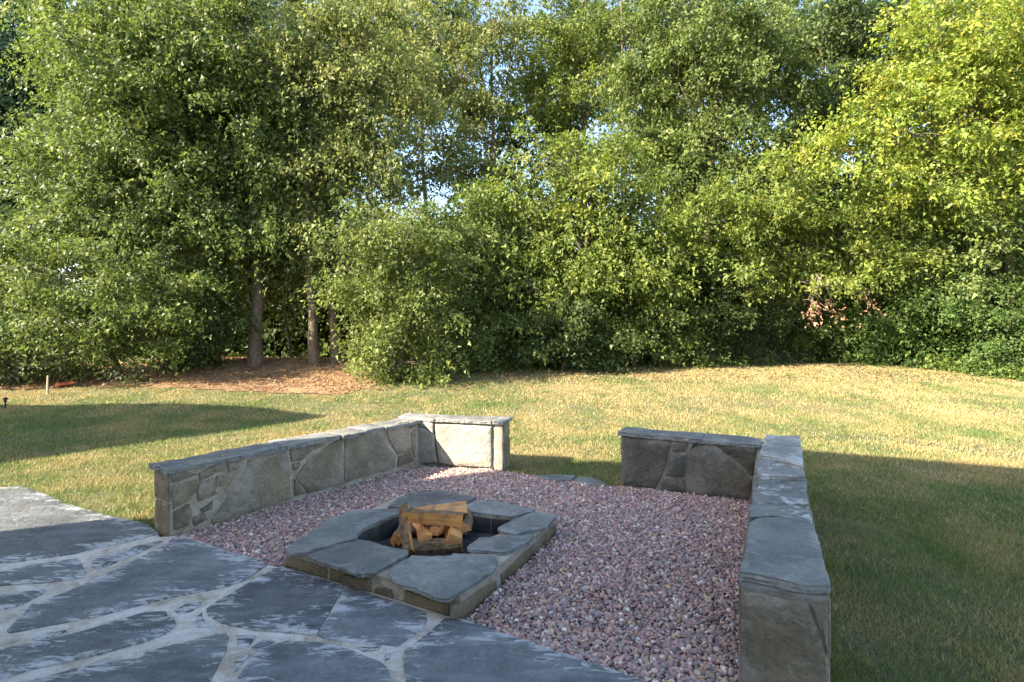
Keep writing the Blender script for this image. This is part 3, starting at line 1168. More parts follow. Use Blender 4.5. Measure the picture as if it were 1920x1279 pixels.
log((-.20, -.14, .052), (.22, -.12, .052), .05, math.radians(200), 'dark bark log lying lowest along the front of the woodpile', .62, 1)
log((-.19, .15, .05), (.22, .17, .05), .05, math.radians(90), 'bark covered log lying lowest along the back of the woodpile', .6, 2)
log((-.26, -.04, .05), (-.25, .26, .05), .052, math.radians(80), 'round brown log poking out at the pile\'s left beside the sooty lining', .8, 3)
log((-.045, -.15, .125), (-.155, .20, .128), .043, math.radians(260), 'small split log with pale end beneath the orange crosswise log', .45, 4)
log((.02, -.10, .13), (.15, .22, .128), .042, math.radians(60), 'split log end between the pale stub and the square orange end', .4, 5)
log((.15, -.18, .115), (.09, .16, .15), .06, math.radians(250), 'thick split log with large square orange end facing out', .35, 6)
log((.215, -.02, .12), (.20, .30, .13), .048, math.radians(100), 'split log end at the pile\'s right beside the sooty lining', .42, 7)
log((-.215, -.095, .245), (.215, -.06, .20), .052, math.radians(70), 'bright orange split log laid crosswise across the pile front', .30, 8)
log((-.15, .03, .235), (.235, .085, .262), .056, math.radians(285), 'topmost split log with yellow cut end and bark edge', .42, 9)
log((-.135, -.215, .04), (-.20, -.02, .30), .047, math.radians(40), 'grey slim split log leaning upright against the woodpile', .3, 10)

# ---- stepping stones in the gap
for P, lab in (([(1005, 894), (1020, 890), (1050, 889), (1078, 891), (1072, 899), (1045, 901)], 'flat grey stepping stone in the wall gap, beside the lit return'),
               ([(1076, 900), (1085, 893), (1110, 895), (1128, 902), (1137, 908), (1110, 909)], 'flat grey stepping stone in the wall gap, beside the dark return')):
    o = flat_stone('stepping_stone', P, .0, M['cap'], None, depth=.06, proud=.002, step=.04, jit=.008, amp=.003, grid=.08, cham=.008)
    tag(o, lab, 'stone', 'stepping stones in the wall gap')


# ================================================================== pebbles
def ico(sub):
    bm = bmesh.new()
    bmesh.ops.create_icosphere(bm, subdivisions=sub, radius=1)
    V = np.array([v.co[:] for v in bm.verts])
    Fc = np.array([[v.index for v in f.verts] for f in bm.faces])
    bm.free()
    return V, Fc


def rotmats(n):
    q = RNG.normal(size=(n, 4))
    q /= np.linalg.norm(q, axis=1)[:, None]
    w, x, y, z = q.T
    return np.stack([np.stack([1 - 2 * (y * y + z * z), 2 * (x * y - z * w), 2 * (x * z + y * w)], 1),
                     np.stack([2 * (x * y + z * w), 1 - 2 * (x * x + z * z), 2 * (y * z - x * w)], 1),
                     np.stack([2 * (x * z - y * w), 2 * (y * z + x * w), 1 - 2 * (x * x + y * y)], 1)], 1)


PEB = np.array([(.40, .24, .205), (.34, .20, .178), (.30, .205, .195), (.48, .35, .26), (.26, .205, .18), (.60, .50, .42), (.14, .098, .088), (.45, .265, .165), (.27, .23, .215), (.38, .265, .225)])
PEBW = np.array([.20, .16, .14, .11, .08, .07, .06, .08, .05, .05])


def pebbles():
    GP = [(p.x, p.y) for p in GRAVEL]
    gx_, gy_ = [p[0] for p in GP], [p[1] for p in GP]
    pts = []
    for layer in range(2):
        sp = .0172 if layer == 0 else .0235
        X, Y = np.meshgrid(np.arange(min(gx_), max(gx_), sp), np.arange(min(gy_), max(gy_), sp))
        X = X.ravel() + RNG.uniform(-.55, .55, X.size) * sp
        Y = Y.ravel() + RNG.uniform(-.55, .55, Y.size) * sp
        ok = inpoly(X, Y, GP) & ~inpoly(X, Y, [(p.x, p.y) for p in [pc + (p - pc) * 1.01 for p in PIT]])
        X, Y = X[ok], Y[ok]
        und = .014 * (fbm(X * 2.2, Y * 2.2, 3) - .5) * 2
        Z = -.024 + und * .6 + layer * .009 + RNG.uniform(-.004, .004, len(X))
        pts.append(np.stack([X, Y, Z], 1))
    # strays on the patio edge
    P = np.concatenate(pts)
    d = P[:, 1]
    V_, F_, C_ = [], [], []
    off = 0
    for sub, sel in ((2, d < 2.95), (1, d >= 2.95)):
        p = P[sel]
        n = len(p)
        bv, bf = ico(sub)
        bf = bf[bv[bf][:, :, 2].mean(1) > -.42]      # undersides lie in the bed
        k = len(bv)
        r = RNG.gamma(6, 1 / 6, n) * .0102
        r = np.clip(r, .005, .018)
        sc = np.stack([r * RNG.uniform(.95, 1.4, n), r * RNG.uniform(.8, 1.05, n), r * RNG.uniform(.55, .85, n)], 1)
        lump = 1 + .14 * RNG.normal(size=(n, k, 1)).clip(-1.4, 1.4) * (.75 if sub == 2 else 1)
        if sub == 2:
            # smooth the lumps: mix with low-frequency direction noise
            dirs = RNG.normal(size=(n, 3, 3))
            lump = 1 + .10 * np.sin(2.2 * np.einsum('nij,kj->nki', dirs, bv)).mean(2)[:, :, None] + .02 * RNG.normal(size=(n, k, 1))
        R = rotmats(n)
        # keep the long axis lying down: tilt only a little
        yaw = RNG.uniform(0, 2 * np.pi, n)
        tl = RNG.normal(0, .35, (n, 2))
        cy, sy = np.cos(yaw), np.sin(yaw)
        L_ = bv[None] * lump * sc[:, None]
        x = L_[:, :, 0] * cy[:, None] - L_[:, :, 1] * sy[:, None]
        y = L_[:, :, 0] * sy[:, None] + L_[:, :, 1] * cy[:, None]
        z = L_[:, :, 2] + x * tl[:, 0:1] + y * tl[:, 1:2]
        W = np.stack([x, y, z], 2) + p[:, None]
        V_.append(W.reshape(-1, 3))
        F_.append((bf[None] + (np.arange(n) * k)[:, None, None]).reshape(-1, 3) + off)
        c = 1.1 * PEB[RNG.choice(len(PEB), n, p=PEBW)] * RNG.uniform(.7, 1.3, (n, 1)) * RNG.uniform(.94, 1.06, (n, 3))
        C_.append(np.repeat(c, len(bf), 0))
        off += n * k
    me = np_mesh('pink_gravel', np.concatenate(V_), np.concatenate(F_), True)
    tint(me, np.concatenate(C_))
    tag(link('pink_gravel', me, M['pebble']), 'loose pink and grey pebbles filling the court round the fire pit', 'gravel', kind='stuff')


pebbles()


# ================================================================== grass
WALLS = [[LW_A, LW_B + wl * TH, LW_B + wl * TH - nl * TH, LW_A - nl * TH], [LW_B, LP_B, LP_B - nr_ * .30, LW_B - nr_ * .30],
         [RW_F, RP_B, RP_B + wv * .2, RW_O, RW_FR], [RP_A, RP_B, RP_B - nq * .23, RP_A - nq * .23]]


def grass():
    bands = [(1.8, 3.2, 20000, .034, .0018), (3.2, 4.6, 16000, .033, .0021), (4.6, 7.0, 5600, .034, .0036), (7.0, 10.0, 2700, .034, .005), (10.0, 13.5, 1350, .036, .0075), (13.5, 19, 700, .038, .011)]
    V_, C_ = [], []
    for d0, d1, dens, hgt, wid in bands:
        w = 1.55 * d1 + 1.5
        n = int(dens * (d1 - d0) * 2 * w)
        X = RNG.uniform(-w, w, n)
        Y = RNG.uniform(d0, d1, n)
        inn_ = np.abs(X) < 1.0 * Y + .7
        ok = inn_ | ((np.abs(X) < 1.55 * Y + 1.5) & (RNG.random(n) < .16))
        X, Y, inn_ = X[ok], Y[ok], inn_[ok]
        bad = inpoly(X, Y, [(p[0], p[1]) for p in PATIO]) | inpoly(X, Y, [(p.x, p.y) for p in GRAVEL])
        for Wp in WALLS:
            bad |= inpoly(X, Y, [(p.x, p.y) for p in Wp])
        wob = .3 * (fbm(X * 1.1, Y * 1.1, 5) - .5)
        mul = inpoly(X + wob, Y + wob, [(p.x, p.y) for p in MULCH])
        bad |= mul & (RNG.random(len(X)) > .04)
        # bare, thin places
        thin = fbm(X * 1.5 + 3, Y * 1.1, 21)
        bad |= (thin > .63) & (RNG.random(len(X)) < .55)
        X, Y, inn_ = X[~bad], Y[~bad], inn_[~bad]
        n = len(X)
        Z = terr(X, Y)
        tall = .6 + .8 * fbm(X * 1.7, Y * 1.7, 9)
        h = hgt * tall * RNG.uniform(.55, 1.35, n)
        a = RNG.uniform(0, 2 * np.pi, n)
        lean = RNG.uniform(.15, 1.1, n) * h
        la = RNG.uniform(0, 2 * np.pi, n)
        wd = wid * RNG.uniform(.6, 1.3, n) * np.where(inn_, 1, 2.6)
        bx, by = np.cos(a) * wd, np.sin(a) * wd
        p0 = np.stack([X - bx, Y - by, Z], 1)
        p1 = np.stack([X + bx, Y + by, Z], 1)
        p2 = np.stack([X + np.cos(la) * lean, Y + np.sin(la) * lean, Z + h], 1)
        V_.append(np.stack([p0, p1, p2], 1).reshape(-1, 3))
        # dryness: straw patches, more of them to the right and towards the woods; house shade painted greener near right
        dry = fbm(X * .7, Y * .55, 31, 4) * .75 + fbm(X * 2.6, Y * 2.0, 41) * .7 - .22
        dry = dry + .10 * sstep(-3, 5, X) + .05 * sstep(8, 15, Y) + RNG.normal(0, .16, n) - .16 * sstep(0, 1.5, X) * (1 - sstep(5.5, 7.5, Y))
        g1, g2 = np.array((.080, .135, .034)), np.array((.185, .235, .070))
        s1, s2 = np.array((.37, .315, .125)), np.array((.45, .325, .165))
        u = RNG.random((n, 1))
        gc = g1 * (1 - u) + g2 * u
        sc = s1 * (1 - u) + s2 * u
        k = sstep(.34, .72, dry)[:, None]
        C_.append((gc * (1 - k) + sc * k) * (1 + RNG.uniform(-.38, .38, (n, 1)) * (1 if d0 < 6 else .6)))
    # longer tufts left standing along walls, patio edge and stepping stones
    lines = [(LW_A - nl * TH, LW_B + wl * TH - nl * TH, -nl), (LW_B - nr_ * .3 - nl * TH, LP_B - nr_ * .3, -nr_), (RW_FR, RW_O, (RW_FR - RW_F).normalized()), (RP_A - nq * .23, RP_B - nq * .23, -nq)]
    lines += [(patio_edge[i], patio_edge[i + 1], Vector((.35, .94, 0))) for i in range(1, 8)]
    for A, B, nn in lines:
        k = int((B - A).length * 650)
        q = RNG.random(k)
        off = np.abs(RNG.normal(0, .035, k)) + .012
        X = A.x + (B.x - A.x) * q + nn.x * off
        Y = A.y + (B.y - A.y) * q + nn.y * off
        h = RNG.uniform(.03, .085, k) * (.5 + fbm(X * 5, Y * 5, 77))
        a = RNG.uniform(0, 6.28, k)
        wd = RNG.uniform(.0015, .003, k)
        ln = h * RNG.uniform(.1, .9, k)
        la = RNG.uniform(0, 6.28, k)
        p0 = np.stack([X - np.cos(a) * wd, Y - np.sin(a) * wd, np.full(k, -.05)], 1)
        p1 = np.stack([X + np.cos(a) * wd, Y + np.sin(a) * wd, np.full(k, -.05)], 1)
        p2 = np.stack([X + np.cos(la) * ln + nn.x * .01, Y + np.sin(la) * ln + nn.y * .01, h - .05], 1)
        V_.append(np.stack([p0, p1, p2], 1).reshape(-1, 3))
        u = RNG.random((k, 1))
        C_.append(g1 * (1 - u) + g2 * u)
    V = np.concatenate(V_)
    me = np_mesh('grass', V, np.arange(len(V)).reshape(-1, 3))
    tint(me, np.concatenate(C_))
    tag(link('grass', me, M['grass']), 'short turf grass, green with straw coloured dry patches', 'grass', kind='stuff')
    print('grass blades', len(V) // 3)


grass()


def litter():
    n = 26000
    x0, x1 = min(p.x for p in MULCH), max(p.x for p in MULCH)
    y0, y1 = min(p.y for p in MULCH), max(p.y for p in MULCH)
    X, Y = RNG.uniform(x0, x1, n), RNG.uniform(y0, y1, n)
    wob = .35 * (fbm(X * 1.1, Y * 1.1, 5) - .5)
    ok = inpoly(X + wob, Y + wob, [(p.x, p.y) for p in MULCH])
    X, Y = X[ok], Y[ok]
    # some fallen leaves along the foot of the other shrubs
    n2 = 5000
    px, py = RNG.uniform(760, 1900, n2), RNG.uniform(684, 716, n2)
    pts = np.array([GT(a, b)[:2] for a, b in zip(px[:900], py[:900])])
    pts = np.repeat(pts, 5, 0) + RNG.normal(0, .22, (len(pts) * 5, 2))
    X, Y = np.concatenate([X, pts[:, 0]]), np.concatenate([Y, pts[:, 1]])
    n = len(X)
    Z = terr(X, Y) + RNG.uniform(.012, .05, n)
    R = rotmats(n)
    s = RNG.uniform(.02, .05, n)
    loc = np.array([(-1, 0, 0), (0, -.5, .15), (1, 0, .1), (0, .5, -.05)])
    L_ = loc[None] * s[:, None, None]
    L_ = np.einsum('nij,nkj->nki', R, L_)
    L_[:, :, 2] *= .5
    W = L_ + np.stack([X, Y, Z], 1)[:, None]
    pal = np.array([(.36, .21, .10), (.27, .15, .07), (.44, .29, .16), (.19, .11, .055), (.40, .24, .10)])
    me = np_mesh('fallen_leaves', W.reshape(-1, 3), np.arange(n * 4).reshape(-1, 4))
    tint(me, pal[RNG.integers(0, 5, n)] * RNG.uniform(.7, 1.2, (n, 1)))
    tag(link('fallen_leaves', me, M['litter']), 'brown fallen leaves strewn under the trees', 'leaves', kind='stuff')


litter()

# ================================================================== trees and shrubs
PAL = {
    'oak': [(.085, .130, .030), (.125, .180, .044), (.175, .220, .066), (.055, .090, .026)],
    'pale': [(.135, .175, .055), (.185, .225, .075), (.235, .255, .09), (.095, .13, .045), (.26, .245, .065)],
    'bush': [(.10, .150, .036), (.15, .20, .052), (.20, .24, .07), (.07, .105, .03)],
    'yellow': [(.17, .235, .036), (.22, .285, .044), (.26, .305, .042), (.12, .175, .03), (.31, .285, .036)],
    'lime': [(.12, .18, .036), (.165, .225, .046), (.08, .125, .028), (.21, .245, .05)],
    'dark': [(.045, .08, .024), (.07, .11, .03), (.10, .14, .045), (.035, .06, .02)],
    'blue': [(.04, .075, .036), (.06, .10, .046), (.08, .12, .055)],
    'gloss': [(.06, .115, .028), (.09, .155, .038), (.125, .19, .05), (.042, .08, .02)],
    'sage': [(.13, .175, .075), (.175, .215, .10), (.095, .13, .055)],
    'dead': [(.36, .20, .11), (.28, .15, .08), (.42, .26, .15)],
}


def sprays(centers, outs, ntw, nlf, tw_len, droop, ls, pal, up=.55, spread=.06):
    """leafy twigs fanned from each clump centre; returns verts, quads, colours."""
    nc = len(centers)
    C = np.repeat(centers, ntw, 0)
    O = np.repeat(outs, ntw, 0)
    n = len(C)
    D = O * .75 + RNG.normal(0, .62, (n, 3)) * np.array([1, 1, .6])
    D /= np.linalg.norm(D, axis=1)[:, None] + 1e-6
    Ln = tw_len * RNG.uniform(.5, 1.25, n)
    S = C + RNG.normal(0, .16, (n, 3)) * tw_len
    T = np.repeat(np.arange(n), nlf)
    m = len(T)
    t = RNG.uniform(.05, 1.05, m)
    Pt = S[T] + D[T] * (Ln[T] * t)[:, None]
    Pt[:, 2] -= droop * Ln[T] * t * t
    Pt += RNG.normal(0, spread, (m, 3))
    ax = D[T] * .7 + RNG.normal(0, .65, (m, 3))
    ax[:, 2] -= .35 + droop * .5
    ax /= np.linalg.norm(ax, axis=1)[:, None]
    nr = RNG.normal(0, .55, (m, 3)) + O[T] * .45 + np.repeat(RNG.normal(0, .3, (n, 3)), nlf, 0)
    nr[:, 2] += up
    sd = np.cross(ax, nr)
    sd /= np.linalg.norm(sd, axis=1)[:, None] + 1e-6
    nm = np.cross(sd, ax)
    l = ls * 1.0 * RNG.uniform(.5, 1.4, m) * np.repeat(np.repeat(RNG.uniform(.75, 1.25, nc), ntw), nlf)
    w = l * RNG.uniform(.26, .40, m)
    tip_ = Pt + ax * l[:, None] - nm * (l * .10)[:, None]
    sk = (l * RNG.uniform(-.15, .3, m))[:, None] * ax
    V = np.stack([Pt + sd * w[:, None] + sk, tip_, Pt - sd * w[:, None]], 1).reshape(-1, 3)
    pal = np.array(pal)
    # neighbouring twigs share a tone, single leaves vary on top
    base = pal[RNG.integers(0, len(pal), nc)]
    cb = np.repeat(np.repeat(base, ntw, 0), nlf, 0)
    cl = pal[RNG.integers(0, len(pal), m)]
    col = (cb * .55 + cl * .45) * RNG.uniform(.75, 1.3, (m, 1))
    return V, col


def curve_pts(a, b, k, sag, seed, wig=1.0):
    out = []
    rs = random.Random(seed)
    w = Vector((rs.uniform(-1, 1), rs.uniform(-1, 1), 0)) * (b - a).length * .08 * wig
    for i in range(k + 1):
        t_ = i / k
        p = a.lerp(b, t_) + UZ * sag * math.sin(t_ * math.pi) + w * math.sin(t_ * math.pi)
        p += Vector((rs.uniform(-1, 1), rs.uniform(-1, 1), rs.uniform(-1, 1))) * .02 * wig * (b - a).length * (0 if i in (0, k) else 1)
        out.append(p)
    return out


NLEAF = [0]


def plant(name, label, cat, base, lobes, d, pal, group=None, ls=.115, tw=.55, droop=.5, dens=1.0, trunk_r=.12, trunk_top=None,
          stems=1, shell=.35, depthk=.9, lean=0.0, extra_limbs=6, up=.55, spread=.06):
    """lobes: (px, py, rx, ry[, density[, depth offset]]) in photo pixels at distance d; become ellipsoids of leafy twigs."""
    if cat == 'shrub':
        d = base.y + .3
    if d < 23:
        ls *= .86
    root = empty(name, base, label, cat, group)
    Vs, Cs = [], []
    tv, tq = [], []

    def add(pts, rad, sides=6):
        V, Q = tube(pts, rad, sides)
        b = len(tv)
        tv.extend(V)
        tq.extend([tuple(x + b for x in q) for q in Q])

    cents = []
    for lb in lobes:
        cx, cy, rx, ry = lb[:4]
        dn = lb[4] if len(lb) > 4 else 1.0
        dd = d + (lb[5] if len(lb) > 5 else 0)
        c = AT(cx, cy, dd)
        Rx, Rz = rx * dd / F, ry * dd / F
        Ry = (Rx * .6 + Rz * .4) * depthk
        cents.append((c, Rx, Ry, Rz, dn))
    rs = random.Random(zlib.crc32(label.encode()) % 999)
    zmax = max(c.z + Rz * .6 for c, Rx, Ry, Rz, dn in cents)
    top = trunk_top if trunk_top else Vector((sum(c.x for c, *_ in cents) / len(cents), sum(c.y for c, *_ in cents) / len(cents), zmax))
    trunks = []
    for s in range(stems):
        b0 = base + Vector((rs.uniform(-1, 1), rs.uniform(-1, 1), 0)) * (.18 * (stems > 1)) - UZ * .08
        tp = top + Vector((rs.uniform(-1, 1), rs.uniform(-1, 1), -abs(rs.uniform(0, .4)))) * (.6 * (stems > 1))
        pts = curve_pts(b0, tp, 12, 0, rs.randint(0, 999), .22 if stems == 1 else .7)
        r0 = trunk_r * (1 if stems == 1 else rs.uniform(.5, .9))
        rad = [r0 * (1.45 if i == 0 else 1.12 if i == 1 else 1) * (1 - .82 * i / 12) for i in range(13)]
        add(pts, rad, 9)
        trunks.append(pts)
    for i, (c, Rx, Ry, Rz, dn) in enumerate(cents):
        tr = trunks[i % stems]
        cand = [p for p in tr if p.z < c.z - .1]
        st = cand[-1] if cand else tr[2]
        if len(cand) > 3:
            st = cand[max(1, int(len(cand) * .75))]
        LL = (c - st).length
        lp = curve_pts(st, c, 6, -.06 * LL + .1, rs.randint(0, 999))
        lr = max(.018, trunk_r * .32)
        add(lp, [lr * (1 - .75 * k / 6) for k in range(7)], 5)
        area = math.pi * Rx * Rz
        ncl = max(8, int(area * 34.0 * dn * dens))
        nsub = max(3, ncl // 7)
        us_ = RNG.normal(size=(nsub, 3))
        us_ /= np.linalg.norm(us_, axis=1)[:, None]
        rr = (shell + (1 - shell) * RNG.random(nsub)) ** .6
        wob = 1 + .25 * np.sin(us_[:, 0] * 5 + i) * np.sin(us_[:, 2] * 6 + 2 * i)
        S_ = us_ * (rr * wob)[:, None] * np.array([Rx, Ry, Rz]) + np.array(c)
        pick = RNG.integers(0, nsub, ncl)
        u = us_[pick]
        al = RNG.uniform(-.6, 1.0, (ncl, 1)) * tw
        P = S_[pick] + RNG.normal(size=(ncl, 3)) * np.array([1, 1, .45]) * (.36 * tw) + u * al * np.array([1, 1, .3])
        P[:, 2] -= np.maximum(al[:, 0], 0) * droop * .5
        gz = terr(P[:, 0], P[:, 1]) + .12
        P[:, 2] = np.maximum(P[:, 2], gz + RNG.uniform(0, .25, ncl) * (P[:, 2] < gz))
        out = u.copy()
        out[:, 2] *= .45
        out /= np.linalg.norm(out, axis=1)[:, None] + 1e-6
        V, Cc = sprays(P, out, 4, 9, tw, droop, ls, PAL[pal], up, spread)
        low = V[:, 2] < terr(V[:, 0], V[:, 1]) + .01
        V[low, 2] = terr(V[low, 0], V[low, 1]) + .01
        Vs.append(V)
        Cs.append(Cc)
        for k in range(extra_limbs):
            e = Vector(P[RNG.integers(0, ncl)])
            s0 = lp[rs.randint(2, 6)]
            bp = curve_pts(s0, e, 4, .05, rs.randint(0, 999))
            add(bp, [.016, .013, .010, .007, .004], 4)
    V = np.concatenate(Vs) - np.array(base)
    me = np_mesh('crown', V, np.arange(len(V)).reshape(-1, 3))
    tint(me, np.concatenate(Cs))
    NLEAF[0] += len(V) // 3
    link('crown', me, M['leaf'], root)
    me = np_mesh('trunk', np.array([tuple(v - base) for v in tv]), np.array(tq), True)
    link('trunk' if cat == 'tree' else 'stem', me, M['bark'], root)
    return root


PAL = {k: [(r * (1.0 if k in ('yellow', 'pale') else 1.08), g, b * (1.15 if k == 'yellow' else .95)) for r, g, b in v] if k not in ('dead', 'blue') else v for k, v in PAL.items()}
WG, SG = 'trees at the wood edge', 'shrubs at the wood edge'
# ---- left side
plant('deciduous_tree', 'dark bluish tree standing furthest back behind the big oak', 'tree', GT(40, 672) + Vector((0, 6, 0)),
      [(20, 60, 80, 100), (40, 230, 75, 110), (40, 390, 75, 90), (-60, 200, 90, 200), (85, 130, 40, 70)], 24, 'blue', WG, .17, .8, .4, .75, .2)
oak = plant('deciduous_tree', 'broad dark green oak with thick trunk on the mulch bank', 'tree', GT(480, 684),
            [(200, 50, 120, 90), (330, 50, 140, 110), (460, 60, 100, 120), (190, 190, 110, 110), (320, 210, 140, 110), (450, 220, 110, 110),
             (140, 320, 100, 90, 1, -1), (280, 350, 130, 90, 1, -1), (420, 350, 120, 100), (170, 440, 90, 70, 1, -1.5), (320, 460, 120, 70, 1, -1.2), (470, 430, 90, 60),
             (240, 120, 120, 80, 1, -1.2), (380, 130, 110, 80, 1, -1), (520, 330, 60, 80), (540, 460, 50, 50), (440, 510, 60, 40), (380, 550, 60, 50, 1, -1)], 16.6, 'oak', WG, .125, .6, .65, 1.25, .165,
            trunk_top=AT(440, 40, 17.2))
plant('deciduous_tree', 'low spreading leafy tree reaching over the mulch beside the wooden stake', 'tree', GT(225, 704),
      [(60, 500, 110, 60), (190, 520, 110, 60), (60, 590, 120, 60), (190, 600, 110, 60), (300, 560, 90, 55), (300, 615, 55, 35), (40, 640, 80, 40), (200, 640, 60, 30), (-60, 560, 80, 120)],
      13.6, 'oak', WG, .105, .5, .45, 1.0, .09, stems=2)
pal3 = plant('deciduous_tree', 'pale leaved tree with straight trunk and hanging sprays on the mulch bank', 'tree', GT(590, 683),
             [(600, 60, 80, 80), (690, 60, 70, 80), (560, 170, 50, 60), (650, 170, 80, 80), (600, 290, 60, 60), (680, 290, 70, 80), (640, 390, 70, 50), (720, 180, 50, 80), (620, 470, 60, 50), (570, 500, 40, 35)],
             16.8, 'pale', WG, .125, .65, .95, 1.1, .14, trunk_top=AT(560, 120, 17.4))
plant('deciduous_tree', 'slim bare trunked tree between the pale tree and the leafy bush', 'tree', GT(630, 680),
      [(560, 90, 60, 70), (530, 250, 50, 80), (640, 240, 60, 60, .7)], 19, 'dark', WG, .14, .6, .6, .7, .12, trunk_top=AT(615, 60, 19.2))
plant('shrub', 'tall rounded pale green bush at the end of the mulch bank', 'shrub', GT(735, 716),
      [(700, 440, 75, 55), (765, 420, 60, 45), (705, 520, 75, 60), (790, 510, 65, 60), (705, 600, 65, 55), (785, 600, 65, 60), (735, 675, 55, 42, 1.5), (800, 665, 45, 35, 1.5), (700, 672, 35, 35, 1.5), (740, 560, 80, 70)],
      14.7, 'bush', SG, .10, .5, .5, 1.2, .035, stems=5)
# ---- centre
plant('deciduous_tree', 'slender tree with light trunk rising through the sky gap', 'tree', GT(930, 676) + Vector((0, 2.5, 0)),
      [(800, 40, 80, 60), (850, 150, 80, 60), (770, 130, 50, 50), (830, 250, 70, 45), (900, 60, 50, 50), (960, 30, 55, 40), (880, 330, 70, 40), (780, 330, 40, 40, .6), (740, 220, 30, 50, .6)], 20.5, 'pale', WG, .13, .6, .6, .85, .13, trunk_top=AT(915, -30, 20.5))
plant('deciduous_tree', 'slender tree with forked brown trunk beside the sky gap', 'tree', GT(1120, 674) + Vector((0, 3, 0)),
      [(1090, 40, 80, 60), (1010, 90, 50, 50), (1130, 140, 60, 50), (1060, 170, 60, 45), (1000, 190, 50, 35, .7), (1040, 10, 50, 40)], 21.5, 'lime', WG, .13, .6, .6, .8, .15, trunk_top=AT(1090, -30, 21.5))
plant('deciduous_tree', 'slender dark trunked tree before the tall shady crown', 'tree', GT(1180, 676) + Vector((0, 1.5, 0)),
      [(1190, 40, 60, 60), (1210, 160, 60, 60), (1170, 250, 60, 45), (1230, 270, 50, 45)], 19.5, 'oak', WG, .125, .55, .6, .95, .13, trunk_top=AT(1165, -20, 19.5))
mid = plant('deciduous_tree', 'bushy yellow green tree below the sky gap with bare twigs', 'tree', GT(1070, 688),
            [(1010, 280, 70, 50), (1080, 300, 80, 55), (1000, 370, 100, 60), (1110, 380, 110, 65), (1170, 330, 60, 60), (1190, 420, 80, 60), (1060, 460, 120, 60), (960, 450, 60, 50, .8), (1160, 500, 90, 60), (1040, 540, 90, 50), (1220, 490, 60, 60)],
            16.3, 'lime', WG, .12, .6, .55, 1.0, .12, stems=2)
plant('deciduous_tree', 'tall shady green tree right of the slender trunks', 'tree', GT(1340, 684) + Vector((0, 1.5, 0)),
      [(1310, 50, 100, 70), (1430, 50, 90, 60), (1270, 150, 80, 80), (1380, 160, 90, 80), (1300, 260, 90, 70), (1400, 270, 80, 70), (1260, 340, 80, 50), (1350, 340, 90, 50), (1480, 130, 50, 60)],
      18.8, 'oak', WG, .13, .6, .6, .95, .16)
plant('deciduous_tree', 'deep green tree behind the bright yellow foliage', 'tree', GT(1560, 678) + Vector((0, 3, 0)),
      [(1540, 50, 80, 60), (1640, 40, 80, 50), (1560, 140, 80, 45), (1500, 230, 50, 50, .7), (1640, 130, 60, 40, .8), (1590, 220, 60, 35, .6)], 21, 'dark', WG, .15, .65, .5, .9, .16)
back_row = [
    ('tall dark tree behind the slender light trunk', 800, 27, [(760, 40, 90, 70), (850, 60, 70, 60), (790, 150, 80, 60), (740, 120, 50, 70)]),
    ('tall dark tree behind the forked brown trunk', 1060, 28, [(1050, 60, 60, 60), (1120, 60, 60, 70), (1080, 180, 80, 50), (1010, 250, 70, 40, .7)]),
    ('tall dark tree behind the tall shady crown', 1290, 27, [(1260, 40, 90, 80), (1380, 70, 100, 90), (1320, 180, 110, 90), (1250, 260, 70, 60)]),
    ('tall dark tree behind the deep green one', 1600, 29, [(1520, 30, 90, 50), (1640, 60, 90, 50), (1580, 170, 70, 40, .7), (1700, 130, 70, 60)]),
    ('tall dark tree behind the pale hanging sprays', 590, 26, [(560, 60, 100, 80), (650, 110, 90, 90), (560, 230, 90, 80), (650, 300, 80, 70), (560, 380, 80, 60)]),
    ('tall dark tree behind the layered yellow green tree', 1480, 24, [(1440, 330, 90, 60), (1540, 330, 80, 60), (1620, 380, 90, 60), (1480, 420, 90, 60), (1700, 330, 80, 60), (1480, 250, 60, 50, .7)]),
    ('tall dark tree behind the bushy yellow green one', 1000, 24, [(960, 360, 70, 50), (1040, 260, 70, 45, .7), (900, 260, 60, 50, .8), (860, 370, 60, 45, .7), (950, 160, 40, 50, .5)]),
    ('tall dark tree behind the arching yellow crown', 1840, 25, [(1780, 60, 110, 80), (1900, 120, 110, 110), (1760, 220, 110, 80), (1880, 280, 110, 90), (1800, 370, 110, 60)]),
    ('tall dark tree behind the broad oak', 300, 27, [(200, 60, 120, 80), (340, 60, 120, 80), (420, 200, 110, 90), (250, 220, 120, 90), (150, 350, 110, 90), (360, 350, 110, 80)]),
]
for lab, bx, d, lb in back_row:
    b = Vector(((bx - CX) / F * d, d, 0))
    b.z = float(terr(b.x, b.y))
    plant('deciduous_tree', lab, 'tree', b, lb, d, 'dark', WG, .19, .9, .5, .48 if 700 < bx < 1100 else .55, .14)
